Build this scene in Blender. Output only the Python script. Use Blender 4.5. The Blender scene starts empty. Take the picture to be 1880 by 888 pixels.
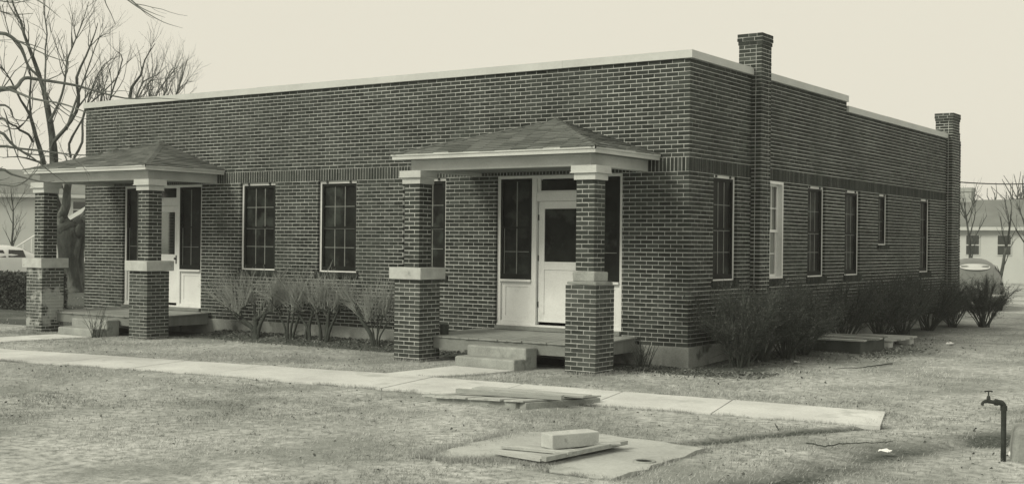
import bpy, math, random
import numpy as np
from mathutils import Vector, Matrix
R = math.radians
rng = np.random.default_rng(7); random.seed(7)
scene = bpy.context.scene
col = scene.collection

# ------------------------------------------------------------ camera
CAM = np.array([9.0397, -18.0473, 1.94]); YAW, PITCH, ROLL, FPX = R(-34.612), R(0.088), R(0.586), 2305.9
fw = np.array([math.sin(YAW)*math.cos(PITCH), math.cos(YAW)*math.cos(PITCH), math.sin(PITCH)])
r0 = np.array([math.cos(YAW), -math.sin(YAW), 0.0]); u0 = np.cross(r0, fw)
rt = math.cos(ROLL)*r0 + math.sin(ROLL)*u0; up = -math.sin(ROLL)*r0 + math.cos(ROLL)*u0
cd = bpy.data.cameras.new('camera'); cam = bpy.data.objects.new('camera', cd); col.objects.link(cam)
m = Matrix.Identity(4)
for i in range(3):
    m[i][0] = rt[i]; m[i][1] = up[i]; m[i][2] = -fw[i]; m[i][3] = CAM[i]
cam.matrix_world = m
cd.sensor_width = 36; cd.lens = 36*FPX/1880; cd.clip_start = .05; cd.clip_end = 3000
cd.dof.use_dof = True; cd.dof.focus_distance = 21.0; cd.dof.aperture_fstop = 6.3
scene.camera = cam

def pt(u, v, d):
    """a point of the place seen at (u, v) of the photograph, d metres ahead of the lens"""
    return CAM + d*(fw + (u-940)/FPX*rt - (v-444)/FPX*up)

# ------------------------------------------------------------ world, sun, exposure
SUN_EL, SUN_AZ = R(37), R(204)          # azimuth from +y, clockwise
w = bpy.data.worlds.new('World'); scene.world = w; w.use_nodes = True
nt = w.node_tree; nt.nodes.clear()
o_ = nt.nodes.new('ShaderNodeOutputWorld'); bg = nt.nodes.new('ShaderNodeBackground')
sky = nt.nodes.new('ShaderNodeTexSky'); sky.sky_type = 'NISHITA'; sky.sun_disc = False
sky.sun_elevation = SUN_EL; sky.sun_rotation = SUN_AZ; sky.air_density = 1.5; sky.dust_density = 4
hs = nt.nodes.new('ShaderNodeHueSaturation'); hs.inputs['Saturation'].default_value = 0.0; hs.inputs['Value'].default_value = .8
mx = nt.nodes.new('ShaderNodeMix'); mx.data_type = 'RGBA'; mx.inputs[0].default_value = .88
mx.inputs[7].default_value = (8.6, 8.6, 8.6, 1)
tn = nt.nodes.new('ShaderNodeMix'); tn.data_type = 'RGBA'; tn.blend_type = 'MULTIPLY'; tn.inputs[0].default_value = 1
tn.inputs[7].default_value = (1, .955, .80, 1)
nt.links.new(sky.outputs[0], hs.inputs['Color']); nt.links.new(hs.outputs[0], mx.inputs[6])
nt.links.new(mx.outputs[2], tn.inputs[6]); nt.links.new(tn.outputs[2], bg.inputs[0])
bg.inputs[1].default_value = .1
nt.links.new(bg.outputs[0], o_.inputs[0])
sl = bpy.data.lights.new('sun', 'SUN'); sl.energy = 2.4; sl.angle = R(18); sl.color = (1, .955, .80)
so = bpy.data.objects.new('sun', sl); col.objects.link(so)
sd = Vector((math.sin(SUN_AZ)*math.cos(SUN_EL), math.cos(SUN_AZ)*math.cos(SUN_EL), math.sin(SUN_EL)))
so.rotation_euler = sd.to_track_quat('Z', 'Y').to_euler(); so.location = (0, -20, 30)
scene.view_settings.view_transform = 'Standard'; scene.view_settings.look = 'None'
scene.view_settings.exposure = 0; scene.view_settings.gamma = 1
scene.cycles.max_bounces = 6; scene.cycles.volume_bounces = 2

# ------------------------------------------------------------ materials
def tone(v):
    g = 1 + .06*min(1, (1-v)*1.3) + .20*math.exp(-v/.06); b = 1 + .01 + .07*math.exp(-v/.06)
    return (v, v*g, v*b, 1)
def mat(name, v, rough=.85, var=.25, scale=6, fine=60, bump=.0, shade=None, v2=None, patch=None, spec=.3, stretch=(1, 1, 1)):
    """v base value; var noise amount; shade: use the per-element 'shade' attribute between v and v2;
    patch: (value, scale, threshold) blotches"""
    m = bpy.data.materials.new(name); m.use_nodes = True; n = m.node_tree.nodes; L = m.node_tree.links
    b = n['Principled BSDF']; b.inputs['Roughness'].default_value = rough
    b.inputs['Specular IOR Level'].default_value = spec
    tc = n.new('ShaderNodeTexCoord'); mp = n.new('ShaderNodeMapping'); mp.inputs['Scale'].default_value = stretch
    L.new(tc.outputs['Object'], mp.inputs[0])
    def noise(s, det=4):
        q = n.new('ShaderNodeTexNoise'); q.inputs['Scale'].default_value = s; q.inputs['Detail'].default_value = det
        q.inputs['Roughness'].default_value = .6; L.new(mp.outputs[0], q.inputs['Vector']); return q.outputs[0]
    def mixc(fac, a, c, mode='MIX'):
        q = n.new('ShaderNodeMix'); q.data_type = 'RGBA'; q.blend_type = mode
        for idx, val in ((0, fac), (6, a), (7, c)):
            if hasattr(val, 'is_output'): L.new(val, q.inputs[idx])
            else: q.inputs[idx].default_value = val
        return q.outputs[2]
    def ramp(x, lo, hi, a=0., c=1.):
        q = n.new('ShaderNodeMapRange'); L.new(x, q.inputs[0])
        for i, val in enumerate((lo, hi, a, c)): q.inputs[i+1].default_value = val
        return q.outputs[0]
    if shade:
        at = n.new('ShaderNodeAttribute'); at.attribute_name = 'shade'
        c = mixc(at.outputs['Fac'], tone(v), tone(v2))
    else: c = tone(v)
    big, sm = noise(scale), noise(fine)
    k = n.new('ShaderNodeMath'); k.operation = 'ADD'
    L.new(ramp(big, .3, .7, 1-var, 1+var*.6), k.inputs[0]); L.new(ramp(sm, .3, .7, -var*.5, var*.5), k.inputs[1])
    cc = n.new('ShaderNodeCombineColor')
    for i in range(3): L.new(k.outputs[0], cc.inputs[i])
    c = mixc(1.0, c, cc.outputs[0], 'MULTIPLY')
    if patch:
        pv, ps, th = patch
        c = mixc(ramp(noise(ps, 5), th, th+.09), c, tone(pv))
    L.new(c, b.inputs['Base Color'])
    if bump:
        bp_ = n.new('ShaderNodeBump'); bp_.inputs['Strength'].default_value = 1; bp_.inputs['Distance'].default_value = bump
        L.new(sm, bp_.inputs['Height']); L.new(bp_.outputs[0], b.inputs['Normal'])
    return m
BRICK = mat('brick', .020, .85, .34, .8, 40, .002, shade=True, v2=.068, spec=.15)
BRICK_PORCH = mat('porch_brick', .026, .85, .3, 1.6, 70, .002, shade=True, v2=.09, patch=(.22, 3.2, .66), spec=.25)
BRICK_SPOT = mat('efflorescent_brick', .05, .85, .3, 1.6, 70, .002, shade=True, v2=.12, patch=(.36, 2.6, .50), spec=.2)
MORTAR = mat('mortar', .50, .95, .42, .5, 12, .001, patch=(.31, .8, .57))
COPING = mat('coping_paint', .50, .6, .1, 1.2, 30, .001, patch=(.5, 2, .6))
CONC = mat('concrete', .30, .9, .3, 2.2, 45, .003, patch=(.17, 1.7, .60))
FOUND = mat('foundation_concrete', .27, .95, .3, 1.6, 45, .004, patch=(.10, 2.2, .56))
STONE = mat('cast_stone', .46, .9, .18, 5, 60, .003, patch=(.26, 6, .64))
WALK = mat('walk_concrete', .58, .9, .2, .9, 35, .002, patch=(.44, 1.6, .58))
WHITE = mat('white_paint', .70, .6, .12, 1.3, 40, .0006, patch=(.58, 3, .62))
WHITE_OLD = mat('weathered_white_paint', .49, .6, .16, 1.6, 30, .001, patch=(.38, 5, .66), stretch=(1, 1, 2))
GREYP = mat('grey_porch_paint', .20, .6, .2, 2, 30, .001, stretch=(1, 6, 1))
DECKP = mat('porch_floor_paint', .27, .55, .22, 1.5, 30, .001, patch=(.36, 2.5, .6))
SHING = mat('shingle', .085, .95, .2, 2, 90, .003, shade=True, v2=.17)
DARKW = mat('dark_sash_paint', .010, .6, .2, 5, 40, spec=.15)
SCREEN = mat('insect_screen', .010, .5, .9, 1.6, 5, patch=(.032, 1.9, .54), spec=.12)  # paler blotches put faint pane reflections into the colour
MUNT = mat('muntin_paint', .20, .6, .25, 4, 40)
WOOD = mat('weathered_board', .42, .9, .28, 2, 40, .003, stretch=(8, 1, 8), patch=(.17, 3, .62))
WOODX = mat('weathered_plank', .42, .9, .28, 2, 40, .003, stretch=(1, 8, 8), patch=(.19, 3, .62))
TIMBER = mat('old_timber', .33, .9, .25, 2, 40, .003, stretch=(1, 7, 7))
DARKWOOD = mat('rotten_board_edge', .05, .95, .3, 3, 40, .002)
BARK = mat('bark', .055, .95, .6, 2.2, 12, .05, stretch=(1, 1, .3), patch=(.14, 2.2, .54))
BARK2 = mat('branch_bark', .05, .95, .3, 3, 25, .003)
TWIG = mat('pale_twig', .25, .9, .3, 5, 30)
TWIGD = mat('dark_twig', .06, .9, .3, 5, 30)
LEAF = mat('privet_leaf', .03, .7, .3, 3, 30, shade=True, v2=.15)
HEDGE = mat('hedge_leaf', .03, .8, .3, 3, 30, shade=True, v2=.10)
IRON = mat('rusty_iron', .032, .6, .35, 20, 80, .001)
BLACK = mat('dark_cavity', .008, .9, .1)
ROOFING = mat('tar_roofing', .08, .9, .2)
PALEWALL = mat('pale_siding', .46, .8, .08, .6, 20)
GREYROOF = mat('grey_roofing', .17, .9, .15, 1, 20)
CARP = mat('car_paint', .13, .42, .05, 2, 20, spec=.4)
CARW = mat('pale_car_paint', .62, .35, .05, 2, 20, spec=.5)
RUB = mat('rubber', .02, .8, .2)
CHROME = mat('chrome', .55, .2, .05); CHROME.node_tree.nodes['Principled BSDF'].inputs['Metallic'].default_value = 1
GLASSD = mat('dark_glass', .012, .08, .2, spec=.5)
GLASSR = mat('reflecting_glass', .22, .06, .05); GLASSR.node_tree.nodes['Principled BSDF'].inputs['Metallic'].default_value = .9
PAPER = mat('paper', .8, .8, .05)

# ------------------------------------------------------------ object helpers
def tag(o, label=None, cat=None, group=None, kind=None):
    if label: o['label'] = label
    if cat: o['category'] = cat
    if group: o['group'] = group
    if kind: o['kind'] = kind
    return o
def empty(name, loc=(0, 0, 0), rz=0, parent=None):
    o = bpy.data.objects.new(name, None); col.objects.link(o); o.location = loc; o.rotation_euler = (0, 0, rz)
    o.empty_display_size = .1
    if parent: o.parent = parent
    return o
class MB:
    def __init__(s): s.v = []; s.f = []; s.sh = []; s.n = 0
    def add(s, vs, fs, shade=0.):
        s.v.append(np.asarray(vs, float)); k = s.n
        s.f.extend([tuple(i+k for i in f) for f in fs]); s.n += len(vs); s.sh.extend([shade]*len(vs)); return s
    def box(s, a, b, shade=0., jit=0., skip=()):
        x0, y0, z0 = a; x1, y1, z1 = b
        vs = np.array([(x0,y0,z0),(x1,y0,z0),(x1,y1,z0),(x0,y1,z0),(x0,y0,z1),(x1,y0,z1),(x1,y1,z1),(x0,y1,z1)], float)
        if jit: vs += rng.uniform(-jit, jit, vs.shape)
        fs = [(0,3,2,1),(4,5,6,7),(0,1,5,4),(1,2,6,5),(2,3,7,6),(3,0,4,7)]
        return s.add(vs, [f for i, f in enumerate(fs) if i not in skip], shade)
    def obox(s, c, ax, ay, az, sx, sy, sz, shade=0., jit=0.):
        c = np.array(c, float); ax, ay, az = [np.array(q, float)/np.linalg.norm(q) for q in (ax, ay, az)]
        vs = [c + ax*sx*i/2 + ay*sy*j/2 + az*sz*k/2 for k in (-1, 1) for i, j in ((-1,-1),(1,-1),(1,1),(-1,1))]
        vs = np.array(vs)
        if jit: vs += rng.uniform(-jit, jit, vs.shape)
        return s.add(vs, [(0,3,2,1),(4,5,6,7),(0,1,5,4),(1,2,6,5),(2,3,7,6),(3,0,4,7)], shade)
    def tube(s, P, rad, n=5, shade=0., cap=True):
        P = np.asarray(P, float); rad = np.broadcast_to(np.asarray(rad, float), (len(P),))
        T = np.gradient(P, axis=0); T /= np.linalg.norm(T, axis=1)[:, None]+1e-12
        ref = np.array([0, 0, 1.]) if abs(T[0][2]) < .9 else np.array([1., 0, 0])
        a = np.cross(T[0], ref); a /= np.linalg.norm(a); vs = []
        th = np.arange(n)*2*math.pi/n
        for i in range(len(P)):
            a = a - T[i]*np.dot(a, T[i]); a /= np.linalg.norm(a)+1e-12; b = np.cross(T[i], a)
            vs.append(P[i] + rad[i]*(np.cos(th)[:, None]*a + np.sin(th)[:, None]*b))
        vs = np.concatenate(vs); fs = []
        for i in range(len(P)-1):
            for j in range(n):
                k = (j+1) % n; fs.append((i*n+j, i*n+k, (i+1)*n+k, (i+1)*n+j))
        if cap: fs.append(tuple(range(n))[::-1]); fs.append(tuple((len(P)-1)*n+j for j in range(n)))
        return s.add(vs, fs, shade)
    def poly(s, pts, z0, z1, shade=0.):
        n = len(pts); vs = [(x, y, z0) for x, y in pts]+[(x, y, z1) for x, y in pts]
        return s.add(vs, [tuple(range(n))[::-1], tuple(range(n, 2*n))]+[(i, (i+1) % n, n+(i+1) % n, n+i) for i in range(n)], shade)
    def build(s, name, mt, parent=None, smooth=False, bevel=0):
        me = bpy.data.meshes.new(name)
        V = np.concatenate(s.v) if s.v else np.zeros((0, 3))
        me.from_pydata(V.tolist(), [], s.f)
        a = me.attributes.new('shade', 'FLOAT', 'POINT'); a.data.foreach_set('value', np.array(s.sh, dtype=np.float32))
        me.materials.append(mt); me.update()
        if smooth: me.polygons.foreach_set('use_smooth', [True]*len(me.polygons))
        o = bpy.data.objects.new(name, me); col.objects.link(o)
        if parent: o.parent = parent
        if bevel:
            b = o.modifiers.new('bevel', 'BEVEL'); b.width = bevel; b.segments = 2; b.limit_method = 'ANGLE'
        return o
def copy_tree(o, parent=None):
    c = o.copy(); col.objects.link(c); c.parent = parent
    for ch in [q for q in bpy.data.objects if q.parent == o]: copy_tree(ch, c)
    return c

# ------------------------------------------------------------ levels of the building
ZB, ZH, ZS, ZT = .32, 3.125, 3.357, 4.9236      # brick base, window head, soldier top, parapet top
C1, C2 = (ZH-ZB)/41, (ZT-ZS)/23
BL, JT, BD = .2068, .0115, .0977                 # brick length, joint, depth
ZLOW = ZS + 20*C2                               # lower parapet of the side
L_, D_ = 15.26, 15.2
def brick_face(mb, org, su, nn, length, z0, c, n, start=0, open_=(), lo=None, hi=None, depth=BD, phase=0.):
    """courses of stretchers on a face: origin, unit along, outward normal; start -> parity of courses beginning with a full brick
    lo/hi: per-parity trims of the ends"""
    org, su, nn = [np.array(q, float) for q in (org, su, nn)]
    hb = (BL-JT)/2+JT
    for k in range(n):
        par = (k+start) % 2
        a0 = lo[par] if lo else (0 if par == 0 else hb); a1 = length - (hi[par] if hi else 0)
        za, zb = z0+k*c+.006, z0+(k+1)*c-.006
        s = a0
        if phase and par: s = a0 - 0
        segs = []
        off = 0 if (lo and lo[par] == 0) or not lo else 0
        while s < a1-.02:
            e = min(s+BL, a1); 
            if a1-e < .05: e = a1
            segs.append((s, e)); s = e+JT
        wob = rng.normal(0, .0009)
        for (s0, s1) in segs:
            parts = [(s0, s1)]
            for (p0, p1, q0, q1) in open_:
                if zb > q0+.003 and za < q1-.003:
                    nw = []
                    for (a, b) in parts:
                        if b <= p0 or a >= p1: nw.append((a, b))
                        else:
                            if p0-a > .004: nw.append((a, p0))
                            if b-p1 > .004: nw.append((p1, b))
                    parts = nw
            for (a, b) in parts:
                pr = max(-.002, rng.normal(0, .0012)); sh = min(1, max(0, rng.beta(2, 2.6)+ (rng.random() < .04)*.4))
                base = org + nn*pr
                j = rng.normal(0, .0008, 2)
                P = []
                for dpt in (0, depth):
                    for (ss, zz) in ((a, za+j[0]+wob), (b, za+j[1]+wob), (b, zb+j[1]+wob), (a, zb+j[0]+wob)):
                        P.append(base + su*ss - nn*dpt + np.array([0, 0, zz]))
                mb.add(P, [(0,1,2,3),(1,5,6,2),(4,0,3,7),(3,2,6,7),(4,5,1,0)], sh)
def backing(mb, org, su, nn, length, zlist_tops, z0, open_=(), rec=.004, th=.25, end0=.007, end1=.007):
    """solid mortar/wall core with openings; zlist_tops: [(s_from, s_to, ztop)]"""
    org, su, nn = [np.array(q, float) for q in (org, su, nn)]
    g = .004
    S = sorted({end0, length-end1, *[q for a, b, _ in zlist_tops for q in (a, b) if end0 < q < length-end1], *[q for o in open_ for q in (o[0]-g, o[1]+g)]})
    Z = sorted({z0, *[t for _, _, t in zlist_tops], *[q for o in open_ for q in (o[2]-g, o[3]+g)]})
    def solid(i, k):
        if i < 0 or k < 0 or i >= len(S)-1 or k >= len(Z)-1: return False
        s, z = (S[i]+S[i+1])/2, (Z[k]+Z[k+1])/2
        top = max([t for a, b, t in zlist_tops if a-.02 <= s <= b+.02] or [0])
        if z > top: return False
        return not any(o[0]-g < s < o[1]+g and o[2]-g < z < o[3]+g for o in open_)
    def P(s, z, d): return org + su*s - nn*(rec+d) + np.array([0, 0, z])
    for i in range(len(S)-1):
        for k in range(len(Z)-1):
            if not solid(i, k): continue
            a, b, c_, d_ = S[i], S[i+1], Z[k], Z[k+1]
            q = [P(a,c_,0),P(b,c_,0),P(b,d_,0),P(a,d_,0),P(a,c_,th),P(b,c_,th),P(b,d_,th),P(a,d_,th)]
            fs = [(0,1,2,3),(5,4,7,6)]
            if not solid(i-1, k): fs.append((4,0,3,7))
            if not solid(i+1, k): fs.append((1,5,6,2))
            if not solid(i, k-1): fs.append((4,5,1,0))
            if not solid(i, k+1): fs.append((3,2,6,7))
            mb.add(q, fs)
def soldiers(mb, org, su, nn, s0, s1, z0, z1, proud=.001):
    org, su, nn = [np.array(q, float) for q in (org, su, nn)]
    n = round((s1-s0)/.068); stp = (s1-s0)/n
    for i in range(n):
        a, b = s0+i*stp+.007, s0+(i+1)*stp-.007
        base = org + nn*(proud+rng.normal(0, .0008)); P = []
        for dpt in (0, BD):
            for (ss, zz) in ((a, z0), (b, z0), (b, z1), (a, z1)): P.append(base + su*ss - nn*dpt + np.array([0, 0, zz]))
        mb.add(P, [(0,1,2,3),(1,5,6,2),(4,0,3,7),(3,2,6,7),(4,5,1,0)], rng.beta(2, 2.6)*.9)

B = empty('brick_building', (0, 0, 0))
tag(B, 'long single storey dark brick building with flat roof, white coping and two hipped entrance porches', 'building')
# front wall runs from the corner (x = 0) to the left, side wall from the corner backwards
PCX = (-2.49, -12.64)                               # porch centres
FW = [(-9.70, 1.0), (-7.53, 1.0), (-5.38, 1.0)]      # front windows (centre x, width)
WZ0 = 1.36
f_open = [(-x-w_/2, -x+w_/2, WZ0, ZH) for x, w_ in FW] + [(-c-1.275, -c+1.275, .44, ZH) for c in PCX]
SW = [(.90, 1.82, 1.36, ZH), (2.93, 3.86, 1.36, ZH), (5.06, 5.98, 1.36, ZH), (7.10, 8.02, 1.36, ZH), (9.2, 9.84, 2.0, ZH), (12.22, 13.04, 1.36, ZH)]
hb = (BL-JT)/2+JT
X, Y, Zu = np.array([1., 0, 0]), np.array([0, 1., 0]), np.array([0, 0, 1.])
def wall(org, su, nn, length, opens, tops, start, lo=None):
    wl = empty('wall', (0, 0, 0), parent=B)
    mb = MB()
    flags = start
    brick_face(mb, org, su, nn, length, ZB, C1, 41, start, opens, lo=lo)
    if tops is None:
        brick_face(mb, org, su, nn, length, ZS, C2, 23, start+1, ())
    else:
        brick_face(mb, org, su, nn, length, ZS, C2, 20, start+1, (), lo=lo)
        brick_face(mb, org, su, nn, tops, ZS+20*C2, C2, 3, start+1, (), lo=lo)
    sm = MB(); soldiers(mb, org, su, nn, 0, length, ZH+.006, ZS-.005)
    o = mb.build('bricks', BRICK, wl)
    bk = MB()
    zt = [(0, length, ZT)] if tops is None else [(0, tops, ZT), (tops, length, ZLOW)]
    backing(bk, org, su, nn, length, zt, ZB, opens)
    bk.build('mortar', MORTAR, wl)
    return wl
wall((0, 0, 0), -X, -Y, L_, f_open, None, 0)
wall((0, 0, 0), Y, X, D_, SW, 7.13, 1)
# the two walls away from the view, same brick
wall((-L_, 0, 0), Y, -X, D_, [], 7.13, 1, lo=(hb, hb+.05))
bkw = MB(); bkw.box((-L_+.02, D_-.25, .3), (-.02, D_-.002, ZLOW)); bkw.build('wall', BRICK, B)
# rowlock blocks that close the soldier course at the corner
# foundation
fd = MB(); fd.box((-L_-.03, -.03, -.4), (.03, D_+.03, ZB-.002)); fd.build('foundation', FOUND, B, bevel=.01)
# inner dark core & flat roof
rf = MB(); rf.box((-L_+.24, .24, ZLOW-.45), (-.24, D_-.24, ZLOW-.3)); rf.build('roof', ROOFING, B)
# coping: sections with slight lap joints
cp = MB()
x = 0.05; k = 0
while x > -L_-.03:
    x2 = max(x-2.44, -L_-.05); e = .0015*(k % 2)
    cp.box((x2+.003, -.045-e, ZT+.002), (x, .27, ZT+.128+e), jit=.002); x = x2; k += 1
cp.build('coping', COPING, B)
cp = MB(); y = .273
for y0, y1, zz in ((.273, 2.375, ZT), (2.82, 7.13, ZT), (7.14, 14.395, ZLOW)):
    y = y0
    while y < y1-.02:
        y2 = min(y+2.44, y1); e = .0015*(k % 2); cp.box((-.27, y, zz+.002), (.045+e, y2-.003, zz+.128+e), jit=.002); y = y2; k += 1
cp.build('coping', COPING, B)
cp = MB(); cp.box((-L_-.045, .273, ZT+.002), (-L_+.27, 7.13, ZT+.128)); cp.box((-L_-.045, 7.14, ZLOW+.002), (-L_+.27, D_, ZLOW+.128)); cp.build('coping', COPING, B)

# brick piers: pinwheel courses round a rectangle
def brick_pier(name, x0, y0, wx, wy, z0, z1, mt, parent, c=.0677, corbel=0):
    e = empty(name, (0, 0, 0), parent=parent)
    mb = MB(); n = int(round((z1-z0)/c)); c = (z1-z0)/n
    faces = [((x0, y0, 0), X, -Y, wx), ((x0+wx, y0, 0), Y, X, wy), ((x0+wx, y0+wy, 0), -X, Y, wx), ((x0, y0+wy, 0), -Y, -X, wy)]
    for k in range(n):
        g = 0
        if corbel: g = {n-1: .022, n-2: .024, n-3: .012}.get(k, 0)
        for (o, su, nn, ln) in faces:
            o2 = np.array(o) + nn*g - su*g; l2 = ln+2*g
            brick_face(mb, o2, su, nn, l2, z0+k*c, c, 1, k % 2, lo=(0, hb), hi=(hb, 0))
    mb.build('bricks', mt, e)
    bk = MB(); r = .003; bk.box((x0+r, y0+r, z0), (x0+wx-r, y0+wy-r, z1-.004))
    if corbel: bk.box((x0-.018, y0-.018, z1-2*c), (x0+wx+.018, y0+wy+.018, z1-.006))
    bk.build('mortar', MORTAR, e)
    return e
ch = brick_pier('chimney', -.247, 2.38, .4266, .4266, ZB, 5.66, BRICK, B, corbel=1)
fl = MB(); fl.box((-.15, 2.49, 5.62), (.08, 2.72, 5.664)); fl.build('flue', BLACK, ch)
ch = brick_pier('chimney', -.277, 14.40, .4266, .6349, ZB, 5.37, BRICK, B, corbel=1)
fl = MB(); fl.box((-.2, 14.5, 5.33), (.08, 14.9, 5.374)); fl.build('flue', BLACK, ch)
mb = MB()       # stepped shoulders behind the far chimney
for (yy, zz) in ((15.04, 4.92), (15.115, 4.72)):
    brick_face(mb, (.145, yy-.02, 0), Y, X, .10, ZB, C1, int((zz-ZB)/C1), 0)
    n = int((zz-ZB)/C1); 
    for k in range(n): mb.box((-.3, yy, ZB+k*C1+.0045), (.143, yy+.075+rng.normal(0, .002), ZB+(k+1)*C1-.0045), rng.beta(2, 2.6))
mb.build('chimney_shoulder', BRICK, ch)

# ------------------------------------------------------------ windows
def window(cx0, cx1, z0, z1, face, style='screen', rows=(2, 2), cols=3, sill=True):
    """face 'F' front (a = x), 'S' side (a = y)"""
    e = empty('window', (0, 0, 0), parent=B)
    def bx(mb, a0, a1, d0, d1, q0, q1, **k):
        if face == 'F': mb.box((a0, d0, q0), (a1, d1, q1), **k)
        else: mb.box((-d1, a0, q0), (-d0, a1, q1), **k)
    W = WHITE
    f = MB(); t = .05
    bx(f, cx0, cx0+t, .055, .15, z0, z1); bx(f, cx1-t, cx1, .055, .15, z0, z1)
    bx(f, cx0+t, cx1-t, .055, .15, z1-t, z1); bx(f, cx0+t, cx1-t, .055, .15, z0, z0+.025)
    if style != 'screen':
        f = MB(); bx(f, cx0, cx0+t, .004, .17, z0, z1); bx(f, cx1-t, cx1, .004, .17, z0, z1); bx(f, cx0+t, cx1-t, .004, .17, z1-t, z1); bx(f, cx0+t, cx1-t, .004, .17, z0, z0+.03)
    f.build('frame', W, e)
    a0, a1, b0, b1 = cx0+t, cx1-t, z0+.025, z1-t
    mid = (b0+b1)/2 - .01
    if style == 'screen':
        s = MB(); t2 = .05
        bx(s, a0+.001, a0+t2, .058, .085, b0, b1); bx(s, a1-t2, a1-.001, .058, .085, b0, b1)
        bx(s, a0+t2, a1-t2, .058, .085, b1-t2, b1-.001); bx(s, a0+t2, a1-t2, .058, .085, b0, b0+.075)
        bx(s, a0+t2, a1-t2, .060, .083, mid-.012, mid+.012)
        s.build('screen_sash', DARKW, e)
        g = MB(); bx(g, a0+.04, a1-.04, .093, .098, b0+.04, b1-.03); g.build('pane', SCREEN, e)
        mn = MB()
        h0, h1, g0, g1 = b0+.09, b1-.06, a0+.06, a1-.06
        for sec, (lo, hi) in enumerate(((h0, mid-.025), (mid+.025, h1))):
            for i in range(1, cols):
                a = g0+(g1-g0)*i/cols; bx(mn, a-.0085, a+.0085, .084, .0925, lo, hi, jit=.001)
            for i in range(1, rows[sec]):
                q = lo+(hi-lo)*i/rows[sec]; bx(mn, g0-.01, g1+.01, .0845, .0922, q-.006, q+.006, jit=.001)
        bx(mn, g0-.01, g1+.01, .0842, .0926, mid-.03, mid-.014)
        mn.build('muntin', MUNT, e)
        for q in (.2, .8):
            hg = MB(); a = cx0+(cx1-cx0)*q; bx(hg, a-.02, a+.02, .035, .055, z1-.045, z1-.005); hg.build('hanger', IRON, e)
    else:
        s = MB(); t2 = .055
        for (lo, hi, d) in ((b0, mid+.02, .115), (mid-.02, b1, .092)):
            if d > .07: lo2, hi2 = lo, hi
            else: lo2, hi2 = lo, hi
            bx(s, a0+.001, a0+t2, d, d+.02, lo2, hi2); bx(s, a1-t2, a1-.001, d, d+.02, lo2, hi2)
            bx(s, a0+t2, a1-t2, d, d+.02, hi2-.04, hi2-.001); bx(s, a0+t2, a1-t2, d, d+.02, lo2, lo2+.05)
            for i in range(1, cols):
                a = a0+t2+(a1-a0-2*t2)*i/cols; bx(s, a-.009, a+.009, d+.002, d+.018, lo2+.05, hi2-.04)
            q = (lo2+hi2)/2; bx(s, a0+t2, a1-t2, d+.003, d+.017, q-.009, q+.009)
        s.build('sash', WHITE, e)
        g = MB(); bx(g, a0+.04, a1-.04, .136, .140, b0+.03, b1-.02); g.build('pane', GLASSW, e)
    if sill:
        s = MB(); n = max(4, round((cx1-cx0+.12)/.0677)); stp = (cx1-cx0+.12)/n
        for i in range(n):
            a = cx0-.06+i*stp
            bx(s, a+.004, a+stp-.004, -.028+rng.normal(0, .001), .055, z0-.1, z0-.004, shade=rng.beta(2, 2.6)*.7)
        s.build('sill', BRICK, e)
        s = MB(); bx(s, cx0-.056, cx1+.056, -.02, .055, z0-.096, z0-.008); s.build('sill_mortar', MORTAR, e)
GLASSW = mat('curtained_glass', .22, .12, .15, 3, 10, spec=.5)
for xc, w_ in FW: window(xc-w_/2, xc+w_/2, WZ0, ZH, 'F')
for i, (a, b, z0, z1) in enumerate(SW):
    window(a, b, z0, z1, 'S', 'white' if i == 1 else 'screen', cols=3 if i != 4 else 2)

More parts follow.
